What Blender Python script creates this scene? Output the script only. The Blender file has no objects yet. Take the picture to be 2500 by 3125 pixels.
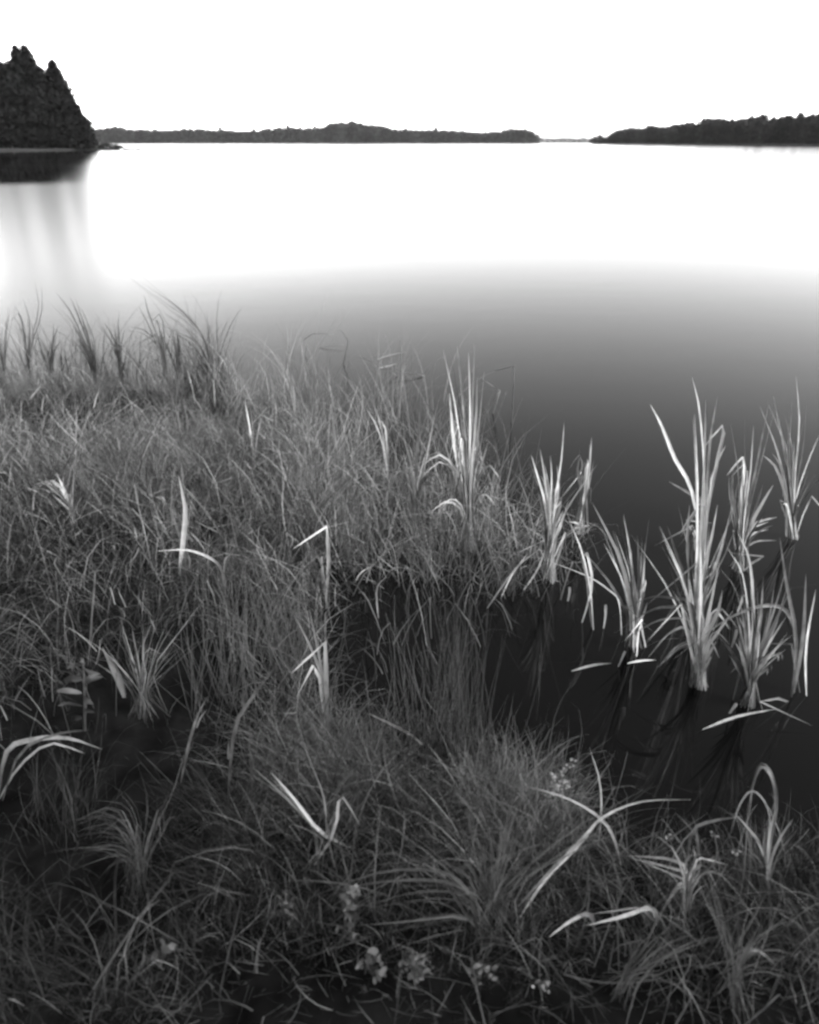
import bpy, math, random
import numpy as np
from mathutils import Vector

random.seed(11)
rng = np.random.default_rng(11)
scene = bpy.context.scene
COL = scene.collection
R = math.radians

# ------------------------------------------------------------------ camera
CAM_H = 1.5
FPX = 2300.0                      # focal length in photograph pixels (2500 x 3125)
TILT = math.atan((1562.5 - 435.0) / FPX)
cam_d = bpy.data.cameras.new('camera')
cam = bpy.data.objects.new('camera', cam_d)
COL.objects.link(cam)
cam.location = (0, 0, CAM_H)
cam.rotation_euler = (math.pi / 2 - TILT, 0, 0)
cam_d.sensor_fit = 'VERTICAL'
cam_d.sensor_height = 24.0
cam_d.lens = 24.0 * FPX / 3125.0
cam_d.dof.use_dof = True
cam_d.dof.focus_distance = 2.7
cam_d.dof.aperture_fstop = 2.1
cam_d.clip_start = 0.05
cam_d.clip_end = 20000
scene.camera = cam

# ------------------------------------------------------------------ sky and sun
SUN_EL, SUN_AZ = 40.0, 118.0       # azimuth clockwise from the view direction (+Y)
world = bpy.data.worlds.new('World')
scene.world = world
world.use_nodes = True
nt = world.node_tree
nt.nodes.clear()
sky = nt.nodes.new('ShaderNodeTexSky')
sky.sky_type = 'NISHITA'
sky.sun_disc = False
sky.sun_elevation = R(SUN_EL)
sky.sun_rotation = R(SUN_AZ)
sky.air_density = 1.0
sky.dust_density = 1.0
sky.ozone_density = 1.0
bwn = nt.nodes.new('ShaderNodeSeparateColor')       # monochrome film behind a red filter
bg = nt.nodes.new('ShaderNodeBackground')
bg.inputs['Strength'].default_value = 0.15
wo = nt.nodes.new('ShaderNodeOutputWorld')
nt.links.new(sky.outputs['Color'], bwn.inputs['Color'])
pw = nt.nodes.new('ShaderNodeMath'); pw.operation = 'POWER'; pw.inputs[1].default_value = 2.0   # contrast of the film
ml = nt.nodes.new('ShaderNodeMath'); ml.operation = 'MULTIPLY'; ml.inputs[1].default_value = 0.71
nt.links.new(bwn.outputs['Red'], pw.inputs[0])
nt.links.new(pw.outputs[0], ml.inputs[0])
nt.links.new(ml.outputs[0], bg.inputs['Color'])
nt.links.new(bg.outputs['Background'], wo.inputs['Surface'])

sun_d = bpy.data.lights.new('sun', 'SUN')
sun_d.energy = 0.75
sun_d.angle = R(10)
sun_d.color = (1, 1, 1)
sun = bpy.data.objects.new('sun', sun_d)
COL.objects.link(sun)
_el, _az = R(SUN_EL), R(SUN_AZ)
sdir = Vector((math.sin(_az) * math.cos(_el), math.cos(_az) * math.cos(_el), math.sin(_el)))
sun.rotation_euler = sdir.to_track_quat('Z', 'Y').to_euler()

vs = scene.view_settings
vs.view_transform = 'Standard'
vs.look = 'None'
vs.exposure = 1.1
vs.gamma = 1.0
vs.use_curve_mapping = False
scene.render.engine = 'CYCLES'
scene.cycles.use_denoising = True
scene.cycles.pixel_filter_type = 'BLACKMAN_HARRIS'
scene.cycles.filter_width = 2.7     # the soft drawing of the old lens
scene.cycles.use_adaptive_sampling = True
scene.cycles.adaptive_threshold = 0.02
scene.cycles.max_bounces = 6
scene.cycles.volume_bounces = 0
scene.cycles.sample_clamp_indirect = 4.0

# ------------------------------------------------------------------ helpers
_c, _s = math.cos(TILT), math.sin(TILT)


def ray(px, py):
    x = (px - 1250.0) / FPX
    y = -(py - 1562.5) / FPX
    return Vector((x, _c + y * _s, -_s + y * _c))


def at(px, py, z=0.0):
    d = ray(px, py)
    t = (z - CAM_H) / d.z
    return Vector((d.x * t, d.y * t, z))


def at_y(px, py, Y):
    d = ray(px, py)
    t = Y / d.y
    return Vector((d.x * t, Y, CAM_H + d.z * t))


def tag(o, label=None, cat=None, group=None, kind=None):
    if label: o['label'] = label
    if cat: o['category'] = cat
    if group: o['group'] = group
    if kind: o['kind'] = kind
    return o


def new_obj(name, me, mat=None, parent=None):
    if mat is not None:
        me.materials.clear()
        me.materials.append(mat)
    o = bpy.data.objects.new(name, me)
    COL.objects.link(o)
    if parent is not None:
        o.parent = parent
    return o


def empty(name, loc):
    o = bpy.data.objects.new(name, None)
    COL.objects.link(o)
    o.location = loc
    o.empty_display_size = 0.1
    return o


def mesh_np(name, verts, faces_flat, loop_starts, tones=None, smooth=False):
    me = bpy.data.meshes.new(name)
    verts = np.asarray(verts, dtype=np.float32)
    faces_flat = np.asarray(faces_flat, dtype=np.int32)
    loop_starts = np.asarray(loop_starts, dtype=np.int32)
    me.vertices.add(len(verts))
    me.vertices.foreach_set('co', verts.ravel())
    me.loops.add(len(faces_flat))
    me.loops.foreach_set('vertex_index', faces_flat)
    me.polygons.add(len(loop_starts))
    me.polygons.foreach_set('loop_start', loop_starts)
    if smooth:
        me.polygons.foreach_set('use_smooth', np.ones(len(loop_starts), dtype=bool))
    me.update(calc_edges=True)
    if tones is not None:
        a = me.attributes.new('tone', 'FLOAT', 'POINT')
        a.data.foreach_set('value', np.asarray(tones, dtype=np.float32))
    return me


def mesh_py(name, verts, faces, smooth=True):
    me = bpy.data.meshes.new(name)
    me.from_pydata([tuple(v) for v in verts], [], faces)
    if smooth:
        me.polygons.foreach_set('use_smooth', [True] * len(me.polygons))
    me.update()
    return me


# ------------------------------------------------------------------ materials
def grey(v):
    return (v, v, v, 1.0)


def mat_new(name):
    m = bpy.data.materials.new(name)
    m.use_nodes = True
    t = m.node_tree
    t.nodes.clear()
    return m, t, t.nodes.new('ShaderNodeOutputMaterial')


def leaf_material(name, lo, hi, rough=0.5, trans=0.3, use_tone=False, streak=True, spec=0.4):
    """Plant tissue: colour differs from blade to blade, streaks run along the blade."""
    m, t, out = mat_new(name)
    N, L = t.nodes.new, t.links.new
    if use_tone:
        src = N('ShaderNodeAttribute'); src.attribute_name = 'tone'; s = src.outputs['Fac']
    else:
        src = N('ShaderNodeObjectInfo'); s = src.outputs['Random']
    tc = N('ShaderNodeTexCoord')
    nz = N('ShaderNodeTexNoise'); nz.inputs['Scale'].default_value = 26.0; nz.inputs['Detail'].default_value = 4.0
    mpv = N('ShaderNodeMapping'); mpv.inputs['Scale'].default_value = (1.6, 1.6, 0.55)
    L(tc.outputs['Object'], mpv.inputs['Vector']); L(mpv.outputs[0], nz.inputs['Vector'])
    ad = N('ShaderNodeMath'); ad.operation = 'MULTIPLY_ADD'
    L(nz.outputs['Fac'], ad.inputs[0]); ad.inputs[1].default_value = 1.3 if streak else 0.3
    sb = N('ShaderNodeMath'); sb.operation = 'SUBTRACT'; L(s, sb.inputs[0]); sb.inputs[1].default_value = 0.65 if streak else 0.15
    L(sb.outputs[0], ad.inputs[2])
    mr = N('ShaderNodeMapRange'); mr.clamp = True
    L(ad.outputs[0], mr.inputs['Value'])
    mr.inputs['To Min'].default_value = lo
    mr.inputs['To Max'].default_value = hi
    p = N('ShaderNodeBsdfPrincipled')
    L(mr.outputs[0], p.inputs['Base Color'])
    p.inputs['Roughness'].default_value = rough
    p.inputs['Specular IOR Level'].default_value = spec
    tr = N('ShaderNodeBsdfTranslucent')
    L(mr.outputs[0], tr.inputs['Color'])
    mx = N('ShaderNodeMixShader'); mx.inputs[0].default_value = trans
    L(p.outputs[0], mx.inputs[1]); L(tr.outputs[0], mx.inputs[2])
    L(mx.outputs[0], out.inputs['Surface'])
    return m


def plain_material(name, lo, hi, scale=6.0, rough=0.9, bump=0.0, spec=0.2):
    m, t, out = mat_new(name)
    N, L = t.nodes.new, t.links.new
    tc = N('ShaderNodeTexCoord')
    nz = N('ShaderNodeTexNoise'); nz.inputs['Scale'].default_value = scale; nz.inputs['Detail'].default_value = 6.0
    L(tc.outputs['Object'], nz.inputs['Vector'])
    mr = N('ShaderNodeMapRange'); mr.inputs['From Min'].default_value = 0.3; mr.inputs['From Max'].default_value = 0.7
    mr.inputs['To Min'].default_value = lo; mr.inputs['To Max'].default_value = hi
    L(nz.outputs['Fac'], mr.inputs['Value'])
    p = N('ShaderNodeBsdfPrincipled')
    L(mr.outputs[0], p.inputs['Base Color'])
    p.inputs['Roughness'].default_value = rough
    p.inputs['Specular IOR Level'].default_value = spec
    if bump:
        b = N('ShaderNodeBump'); b.inputs['Strength'].default_value = bump; b.inputs['Distance'].default_value = 0.02
        L(nz.outputs['Fac'], b.inputs['Height']); L(b.outputs[0], p.inputs['Normal'])
    L(p.outputs[0], out.inputs['Surface'])
    return m


M_reed = leaf_material('pale_reed_leaf', 0.09, 0.54, 0.42, 0.30)
M_green = leaf_material('green_sedge_leaf', 0.03, 0.18, 0.45, 0.30)
M_dark = leaf_material('dark_reed_leaf', 0.03, 0.10, 0.5, 0.15)  # backlit darkness of the left reeds is put into this leaf tone
M_dry = leaf_material('dry_straw', 0.28, 0.62, 0.55, 0.15)
M_broad = leaf_material('broad_leaf', 0.03, 0.15, 0.5, 0.3)
M_stem = leaf_material('rush_stem', 0.02, 0.10, 0.5, 0.0)
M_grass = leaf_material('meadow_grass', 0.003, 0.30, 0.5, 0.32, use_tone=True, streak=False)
M_litter = leaf_material('straw_litter', 0.015, 0.24, 0.6, 0.1, use_tone=True, streak=False)
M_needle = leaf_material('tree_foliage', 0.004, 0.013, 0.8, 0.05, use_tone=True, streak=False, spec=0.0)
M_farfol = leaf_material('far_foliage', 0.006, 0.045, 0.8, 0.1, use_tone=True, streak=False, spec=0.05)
M_bark = plain_material('bark', 0.04, 0.10, 9.0)
M_peat = plain_material('peat', 0.004, 0.015, 14.0, 0.95, 0.6, 0.03)
M_shore = plain_material('shore_soil', 0.008, 0.02, 0.3, 0.95)
M_stone = plain_material('stone', 0.25, 0.42, 3.0, 0.85, 0.4)


def water_material():
    m, t, out = mat_new('lake_water')
    N, L = t.nodes.new, t.links.new
    tc = N('ShaderNodeTexCoord')
    sx = N('ShaderNodeSeparateXYZ'); L(tc.outputs['Object'], sx.inputs[0])
    # lee of the wood: mirror calm; towards the near shore a breeze ruffles the surface
    nz = N('ShaderNodeTexNoise'); nz.inputs['Scale'].default_value = 0.05; nz.inputs['Detail'].default_value = 3.0
    mp = N('ShaderNodeMapping'); mp.inputs['Scale'].default_value = (0.25, 1.0, 1.0)
    L(tc.outputs['Object'], mp.inputs['Vector']); L(mp.outputs[0], nz.inputs['Vector'])
    ed = N('ShaderNodeMath'); ed.operation = 'MULTIPLY_ADD'
    L(nz.outputs['Fac'], ed.inputs[0]); ed.inputs[1].default_value = 5.0
    yx = N('ShaderNodeMath'); yx.operation = 'MULTIPLY_ADD'; L(sx.outputs['X'], yx.inputs[0]); yx.inputs[1].default_value = -0.35
    L(sx.outputs['Y'], yx.inputs[2]); L(yx.outputs[0], ed.inputs[2])
    mr = N('ShaderNodeMapRange'); mr.interpolation_type = 'SMOOTHSTEP'
    L(ed.outputs[0], mr.inputs['Value'])
    mr.inputs['From Min'].default_value = 37.0; mr.inputs['From Max'].default_value = 47.0
    mr.inputs['To Min'].default_value = 0.0; mr.inputs['To Max'].default_value = 1.0
    wd = N('ShaderNodeMath'); wd.operation = 'MULTIPLY_ADD'; L(sx.outputs['Y'], wd.inputs[0]); wd.inputs[1].default_value = -0.36
    ng = N('ShaderNodeMath'); ng.operation = 'MULTIPLY'; L(sx.outputs['X'], ng.inputs[0]); ng.inputs[1].default_value = -1.0
    L(ng.outputs[0], wd.inputs[2])
    wm = N('ShaderNodeMapRange'); wm.interpolation_type = 'SMOOTHSTEP'; L(wd.outputs[0], wm.inputs['Value'])
    wm.inputs['From Min'].default_value = 0.0; wm.inputs['From Max'].default_value = 4.0
    lee = N('ShaderNodeMath'); lee.operation = 'MULTIPLY'; L(mr.outputs[0], lee.inputs[0]); L(wm.outputs[0], lee.inputs[1])
    # faint cat's paws inside the lee
    n3 = N('ShaderNodeTexNoise'); n3.inputs['Scale'].default_value = 0.06; n3.inputs['Detail'].default_value = 4.0
    mp3 = N('ShaderNodeMapping'); mp3.inputs['Scale'].default_value = (0.12, 1.0, 1.0)
    L(tc.outputs['Object'], mp3.inputs['Vector']); L(mp3.outputs[0], n3.inputs['Vector'])
    cp = N('ShaderNodeMapRange'); L(n3.outputs['Fac'], cp.inputs['Value'])
    cp.inputs['From Min'].default_value = 0.45; cp.inputs['From Max'].default_value = 0.75
    cp.inputs['To Min'].default_value = 0.03; cp.inputs['To Max'].default_value = 0.10
    rmx = N('ShaderNodeMix'); L(lee.outputs[0], rmx.inputs[0]); wl = N('ShaderNodeMapRange'); wl.interpolation_type = 'SMOOTHSTEP'; L(wd.outputs[0], wl.inputs['Value'])
    wl.inputs['From Min'].default_value = -3.0; wl.inputs['From Max'].default_value = 1.0
    wl.inputs['To Min'].default_value = 0.12; wl.inputs['To Max'].default_value = 0.195
    L(wl.outputs[0], rmx.inputs[2]); L(cp.outputs[0], rmx.inputs[3])
    # glassy again among the reeds
    mr2 = N('ShaderNodeMapRange'); mr2.interpolation_type = 'SMOOTHSTEP'
    L(sx.outputs['Y'], mr2.inputs['Value'])
    mr2.inputs['From Min'].default_value = 3.5; mr2.inputs['From Max'].default_value = 9.0
    mr2.inputs['To Min'].default_value = 0.05; mr2.inputs['To Max'].default_value = 1.0
    mn = N('ShaderNodeMath'); mn.operation = 'MINIMUM'; L(rmx.outputs[0], mn.inputs[0]); L(mr2.outputs[0], mn.inputs[1])
    p = N('ShaderNodeBsdfPrincipled')
    p.inputs['Base Color'].default_value = grey(0.003)
    p.inputs['IOR'].default_value = 1.34
    L(mn.outputs[0], p.inputs['Roughness'])
    # ripples of a few centimetres, flattened by the long exposure
    n2 = N('ShaderNodeTexNoise'); n2.inputs['Scale'].default_value = 2.2; n2.inputs['Detail'].default_value = 2.0
    mp2 = N('ShaderNodeMapping'); mp2.inputs['Scale'].default_value = (0.6, 1.0, 1.0)
    L(tc.outputs['Object'], mp2.inputs['Vector']); L(mp2.outputs[0], n2.inputs['Vector'])
    b = N('ShaderNodeBump'); b.inputs['Strength'].default_value = 0.03; b.inputs['Distance'].default_value = 0.02
    L(n2.outputs['Fac'], b.inputs['Height']); L(b.outputs[0], p.inputs['Normal'])
    L(p.outputs[0], out.inputs['Surface'])
    return m


M_water = water_material()

# ------------------------------------------------------------------ ground (bank + lake bed in one sheet)
BANK_PX = [(-900, 1185), (640, 1185), (800, 1300), (900, 1380), (1050, 1490),
           (1090, 1620), (960, 1800), (900, 2000), (920, 2150), (1000, 2270), (1200, 2340),
           (1500, 2420), (1720, 2520), (1900, 2610), (2200, 2640), (2700, 2560), (3300, 2500), (3300, 4200), (-900, 4200)]
BANK = np.array([[at(a, b).x, at(a, b).y] for a, b in BANK_PX])


def poly_sd(X, Y, P):
    """signed distance to polygon P, positive inside"""
    d2 = np.full(X.shape, 1e18)
    inside = np.zeros(X.shape, dtype=bool)
    n = len(P)
    for i in range(n):
        x0, y0 = P[i]; x1, y1 = P[(i + 1) % n]
        ex, ey = x1 - x0, y1 - y0
        t = np.clip(((X - x0) * ex + (Y - y0) * ey) / (ex * ex + ey * ey), 0, 1)
        d2 = np.minimum(d2, (X - x0 - t * ex) ** 2 + (Y - y0 - t * ey) ** 2)
        cr = ((y0 > Y) != (y1 > Y)) & (X < (x1 - x0) * (Y - y0) / (y1 - y0 + 1e-12) + x0)
        inside ^= cr
    d = np.sqrt(d2)
    return np.where(inside, d, -d)


_lat = rng.random((64, 64))


def vnoise(X, Y, f):
    x, y = X * f, Y * f
    i, j = np.floor(x).astype(int), np.floor(y).astype(int)
    u, v = x - i, y - j
    u, v = u * u * (3 - 2 * u), v * v * (3 - 2 * v)
    g = lambda a, b: _lat[a % 64, b % 64]
    return (g(i, j) * (1 - u) + g(i + 1, j) * u) * (1 - v) + (g(i, j + 1) * (1 - u) + g(i + 1, j + 1) * u) * v


def ground_z(X, Y):
    X = np.asarray(X, dtype=float); Y = np.asarray(Y, dtype=float)
    d = poly_sd(X, Y, BANK)
    d = d + (vnoise(X, Y, 2.3) - 0.5) * 0.16
    near = np.clip((2.2 - Y) / 1.6, 0, 1)
    land = 0.012 + np.clip(d, 0, 0.5) * 0.10 + near * 0.05 + (vnoise(X, Y, 6.0) - 0.5) * 0.035 * np.clip(d * 5, 0, 1)
    bed = np.maximum(d * 0.5, -0.6) - np.clip((Y - 8) * 0.05, 0, 1.2)
    return np.where(d > 0, land, np.minimum(bed, 0.012 + d * 0.4))


def gz(x, y):
    return float(ground_z(np.array([x]), np.array([y]))[0])


def axis(a, b, step, far_lo, far_hi):
    core = list(np.arange(a, b, step))
    lo, hi = [], []
    s, v = step, a
    while v > far_lo:
        s *= 1.6; v -= s; lo.append(max(v, far_lo))
    s, v = step, core[-1]
    while v < far_hi:
        s *= 1.6; v += s; hi.append(min(v, far_hi))
    return np.array(lo[::-1] + core + hi)


gx = axis(-4.2, 3.6, 0.05, -5200, 5200)
gy = axis(0.1, 6.6, 0.05, -52, 5700)
GX, GY = np.meshgrid(gx, gy)
GZ = ground_z(GX, GY)
nx, ny = len(gx), len(gy)
idx = np.arange(nx * ny).reshape(ny, nx)
quads = np.stack([idx[:-1, :-1], idx[:-1, 1:], idx[1:, 1:], idx[1:, :-1]], -1).reshape(-1, 4)
me = mesh_np('ground', np.stack([GX, GY, GZ], -1).reshape(-1, 3), quads.ravel(), np.arange(len(quads)) * 4, smooth=True)
tag(new_obj('ground', me, M_peat), kind='structure')

# lake
wx = np.array([-5200., -600., -60., -6., 6., 60., 600., 5200.])
wy = np.array([-52., 0., 6., 30., 100., 400., 1500., 5700.])
WX, WY = np.meshgrid(wx, wy)
wi = np.arange(64).reshape(8, 8)
wq = np.stack([wi[:-1, :-1], wi[:-1, 1:], wi[1:, 1:], wi[1:, :-1]], -1).reshape(-1, 4)
me = mesh_np('lake', np.stack([WX, WY, np.zeros_like(WX)], -1).reshape(-1, 3), wq.ravel(), np.arange(len(wq)) * 4)
tag(new_obj('lake', me, M_water), kind='structure')


# ------------------------------------------------------------------ far shores
def land(name, outline, top, mat=M_shore, inset=2.0):
    P = [Vector((a, b)) for a, b in outline]
    # subdivide and roughen
    Q = []
    for i, a in enumerate(P):
        b = P[(i + 1) % len(P)]
        k = max(1, min(40, int((b - a).length / 4)))
        for j in range(k):
            q = a.lerp(b, j / k)
            Q.append(q + Vector((random.uniform(-.6, .6), random.uniform(-.6, .6))))
    c = sum(Q, Vector((0, 0))) / len(Q)
    n = len(Q)
    V, F = [], []
    for q in Q:
        V.append((q.x, q.y, -0.8))
    for q in Q:
        d = (c - q).normalized()
        V.append((q.x + d.x * inset * .4, q.y + d.y * inset * .4, top * random.uniform(.3, .7)))
    for q in Q:
        d = (c - q).normalized()
        V.append((q.x + d.x * inset, q.y + d.y * inset, top * random.uniform(.8, 1.2)))
    for i in range(n):
        j = (i + 1) % n
        F += [(i, j, n + j, n + i), (n + i, n + j, 2 * n + j, 2 * n + i)]
    F.append(tuple(range(2 * n, 3 * n)))
    return tag(new_obj(name, mesh_py(name, V, F, False), mat), kind='structure')


def xat(px, Y, py=440):
    return at_y(px, py, Y).x


land('left_shore', [(xat(-700, 150), 150), (xat(60, 176), 176), (xat(200, 183), 183), (xat(300, 187), 187), (xat(368, 188), 188),
                    (xat(372, 194), 194), (xat(290, 205), 205), (xat(265, 260), 260), (-330, 300)], 0.35)
land('spit', [(xat(366, 186), 186), (xat(400, 186), 186.5), (xat(432, 187), 187.5), (xat(428, 191), 191), (xat(395, 189), 190), (xat(366, 190), 191)], 0.34, inset=0.8)
land('far_shore', [(xat(-500, 1300), 1300), (xat(300, 1330), 1330), (xat(900, 1400), 1400), (xat(1500, 1400), 1400), (xat(1640, 1420), 1420),
                   (xat(1630, 1600), 1600), (xat(900, 1750), 1750), (xat(-500, 1700), 1700)], 1.0, inset=6)
land('right_island', [(xat(1806, 860), 860), (xat(1850, 810), 810), (xat(2100, 600), 600), (xat(2370, 430), 430), (xat(2900, 330), 330),
                      (xat(2900, 700), 700), (xat(2300, 900), 900), (xat(1900, 960), 960)], 0.8, inset=4)
land('distant_shore', [(-2000, 2580), (2000, 2580), (2400, 3300), (-2400, 3300)], 2.0, inset=20)


# ------------------------------------------------------------------ trees
def scatter_faces(P, size, aspect=1.0, flat=0.5):
    """a small leaf-spray triangle pair (one quad) at every point"""
    n = len(P)
    a = rng.normal(size=(n, 3)); a[:, 2] *= flat
    a /= np.linalg.norm(a, axis=1)[:, None] + 1e-9
    b = rng.normal(size=(n, 3))
    b -= a * np.sum(a * b, 1)[:, None]
    b /= np.linalg.norm(b, axis=1)[:, None] + 1e-9
    s = size * rng.uniform(0.6, 1.4, n)
    a = a * (s * aspect)[:, None]; b = b * s[:, None] * 0.5
    V = np.stack([P - a, P + b, P + a * 0.9, P - b], 1).reshape(-1, 3)
    return V


def faces_mesh(name, V, tones):
    n = len(V) // 4
    return mesh_np(name, V, np.arange(n * 4), np.arange(n) * 4, np.repeat(tones, 4))


def spruce_points(H, W, n, base=0.04, power=0.85):
    """points in drooping whorled branches of a conifer"""
    nb = 90
    bz = base + (1 - base) * np.sort(rng.random(nb)) ** 1.05
    baz = rng.random(nb) * 2 * np.pi
    brad = (1 - bz) ** power * rng.uniform(0.65, 1.12, nb)
    k = rng.choice(nb, n, p=(brad + 0.05) / (brad + 0.05).sum())
    u = rng.random(n) ** 0.6
    r = brad[k] * u * W * 0.5 + 0.1
    az = baz[k] + rng.normal(0, 0.22, n)
    z = bz[k] * H - r * 0.28 + rng.normal(0, 0.18, n) - u * rng.random(n) * 0.5
    P = np.stack([r * np.cos(az), r * np.sin(az), np.clip(z, 0.2, H)], 1)
    m = n // 7                       # the dense leader at the top
    zz = 1 - 0.5 * rng.random(m) ** 0.9
    rr = (1 - zz) ** power * W * 0.44 * np.sqrt(rng.random(m)) + 0.05
    aa = rng.random(m) * 6.283
    P[:m] = np.stack([rr * np.cos(aa), rr * np.sin(aa), zz * H], 1)
    return P


def broad_points(H, W, n, base=0.08, nclump=42):
    """clumps of leaves through an uneven egg-shaped crown"""
    cz = base + (1 - base) * rng.random(nclump)
    prof = np.sin(np.clip((cz - base * 0.3) / (1 - base * 0.3), 0, 1) ** 0.75 * np.pi) ** 0.6
    az = rng.random(nclump) * 2 * np.pi
    rr = prof * W * 0.5 * np.sqrt(rng.random(nclump)) * 0.9
    C = np.stack([rr * np.cos(az), rr * np.sin(az), cz * H * 0.93], 1)
    k = rng.integers(0, nclump, n)
    P = C[k] + rng.normal(0, 1, (n, 3)) * np.array([W * .09, W * .09, H * .035])
    P[:, 2] = np.clip(P[:, 2], 0.2, H)
    return P


def trunk_mesh(H, r, limbs=6, W=3.0):
    V, F = [], []

    def tube(p0, p1, r0, r1, k=6):
        b = len(V)
        d = (p1 - p0).normalized()
        u = d.orthogonal().normalized(); w = d.cross(u)
        for p, rr in ((p0, r0), (p1, r1)):
            for i in range(k):
                a = 2 * math.pi * i / k
                V.append(p + (u * math.cos(a) + w * math.sin(a)) * rr)
        for i in range(k):
            j = (i + 1) % k
            F.append((b + i, b + j, b + k + j, b + k + i))
    segs = 6
    for i in range(segs):
        tube(Vector((0, 0, H * i / segs - (0.4 if i == 0 else 0))), Vector((0, 0, H * (i + 1) / segs)), r * (1 - i / segs * .95), r * (1 - (i + 1) / segs * .95))
    for i in range(limbs):
        z = H * random.uniform(.15, .8); a = random.uniform(0, 6.28); l = W * .4 * (1 - z / H + .2)
        tube(Vector((0, 0, z)), Vector((math.cos(a) * l, math.sin(a) * l, z + l * .3)), r * .25, r * .06, 5)
    return mesh_py('trunk', V, F)


def make_tree(name, label, loc, H, W, kind, n, size, cat='tree', group=None, fol=None):
    t = tag(empty(name, loc), label, cat, group)
    P = spruce_points(H, W, n, power=.62) if kind == 'spruce' else broad_points(H, W, n)
    V = scatter_faces(P, size)
    new_obj('crown', faces_mesh('crown', V, rng.random(len(P))), fol or M_needle, t)
    new_obj('trunk', trunk_mesh(H * .96, H * .014 + 0.02, 8, W), M_bark, t)
    return t


# wood on the left shore: px of stem, py of tip, distance, crown width, kind
LW = 'trees of the dark wood on the left shore'
wood = [
    (208, 182, 189, 11.0, 'spruce', 'tall pointed spruce with a sharp tip right of the notch in the wood'),
    (134, 140, 188, 14.0, 'spruce', 'tallest tree of the dark wood, its flank sloping down to the notch'),
    (108, 140, 192, 11.0, 'spruce', 'tall tree just left of the tallest tree, almost as high'),
    (160, 208, 190, 7.5, 'spruce', 'tree on the slope between the tallest tree and the notch'),
    (183, 262, 187, 6.5, 'spruce', 'shorter spruce standing in the notch of the wood'),
    (230, 262, 188, 8.0, 'spruce', 'spruce just right of the sharp-tipped spruce'),
    (245, 318, 187.5, 6.0, 'broad', 'rounded lower tree near the right end of the dark wood'),
    (258, 360, 188, 4.6, 'broad', 'small tree at the right end of the dark wood'),
    (268, 405, 187, 3.0, 'broad', 'small bush at the foot of the dark wood by the spit'),
    (152, 200, 193, 9.0, 'broad', 'rounded tree behind the slope between the tallest tree and the notch'),
    (118, 172, 194, 9.0, 'broad', 'rounded tree behind the two tallest trees of the dark wood'),
    (212, 232, 192, 8.0, 'broad', 'rounded tree behind the sharp-tipped spruce'),
    (70, 185, 184, 9.5, 'broad', 'broad dark tree at the left edge of the wood'),
    (20, 140, 185, 8.5, 'spruce', 'tall dark spruce at the far left edge of the picture'),
    (140, 225, 184, 7.5, 'spruce', 'spruce in front of the tallest tree by the water'),
    (85, 235, 182, 7.5, 'broad', 'leafy tree at the waterline left of the wood'),
    (-30, 160, 184, 9.5, 'broad', 'dark tree cut off by the left picture edge'),
    (215, 300, 186, 6.5, 'broad', 'leafy tree at the waterline under the sharp-tipped spruce'),
    (170, 320, 184.5, 7.0, 'broad', 'low leafy tree at the waterline in the middle of the dark wood'),
    (115, 300, 183, 7.5, 'broad', 'low leafy tree at the waterline under the tallest tree'),
    (40, 290, 181, 8.0, 'broad', 'low leafy tree at the waterline at the left picture edge'),
]
for px, py, Y, W, kind, lab in wood:
    top = at_y(px, py, Y)
    Hh = top.z - 0.3
    x = xat(px, Y, 455)
    nm = 'spruce_tree' if kind == 'spruce' else 'leafy_tree'
    if lab is None:
        lab = 'dark tree of the wood that goes on beyond the left picture edge'
    make_tree(nm, lab, (x, Y, 0.3), Hh, W, kind, int(3000 + 190 * Hh), 0.58, group=LW)

# unseen trees added behind the viewer to cast shade on the near bank
for x, y, H_, W_, lab in ((5.0, -1.9, 7.4, 3.0, 'unseen leafy tree added for its shade, behind the viewer on the right'),
                          (4.3, -3.7, 8.4, 3.6, 'taller unseen leafy tree added for its shade, further behind the viewer on the right')):
    make_tree('leafy_tree', lab, (x, y, 0.05), H_, W_, 'broad', 5200, 0.16, group='shade trees added behind the viewer')

# bushes where the wood runs out along the spit
for px, py, w, nth in ((282, 430, 3.0, 'highest bush of the row on the spit, touching the wood'), (297, 434, 3.4, 'second bush from the wood in the row on the spit'),
                       (315, 436, 3.6, 'third bush from the wood in the row on the spit'), (333, 439, 3.2, 'fourth bush from the wood in the row on the spit'),
                       (352, 442, 3.0, 'last but one bush towards the tip of the spit'), (366, 445, 2.2, 'smallest bush, nearest to the tip of the spit')):
    top = at_y(px, py, 188.5)
    b = tag(empty('bush', (xat(px, 188.5, 455), 188.5, 0.15)), nth, 'bush', 'low bushes along the spit')
    P = broad_points(max(0.5, top.z - .1), w, 260, 0.02, 14)
    new_obj('foliage', faces_mesh('foliage', scatter_faces(P, 0.22), rng.random(len(P))), M_needle, b)
    new_obj('stem', trunk_mesh(max(0.4, (top.z - .2) * .8), 0.05, 5, w), M_bark, b)
b = tag(empty('stone', (xat(424, 188.6, 452), 188.6, 0.12)), 'low stone at the very tip of the spit', 'stone')
V, F = [], []
for i in range(5):
    for j in range(9):
        th, ph = math.pi * .5 * i / 4, 2 * math.pi * j / 9
        q = 1 + random.uniform(-.15, .15)
        V.append((1.3 * math.cos(th) * math.cos(ph) * q, .8 * math.cos(th) * math.sin(ph) * q, .42 * math.sin(th) * q - .05))
for i in range(4):
    for j in range(9):
        k = (j + 1) % 9
        F.append((i * 9 + j, i * 9 + k, (i + 1) * 9 + k, (i + 1) * 9 + j))
new_obj('body', mesh_py('stone', V, F), M_stone, b)


# far woods: the mass is one object, the crowns that stand up out of it are trees of their own
def interp(prof, x):
    xs = [p[0] for p in prof]; ys = [p[1] for p in prof]
    return float(np.interp(x, xs, ys))


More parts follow.
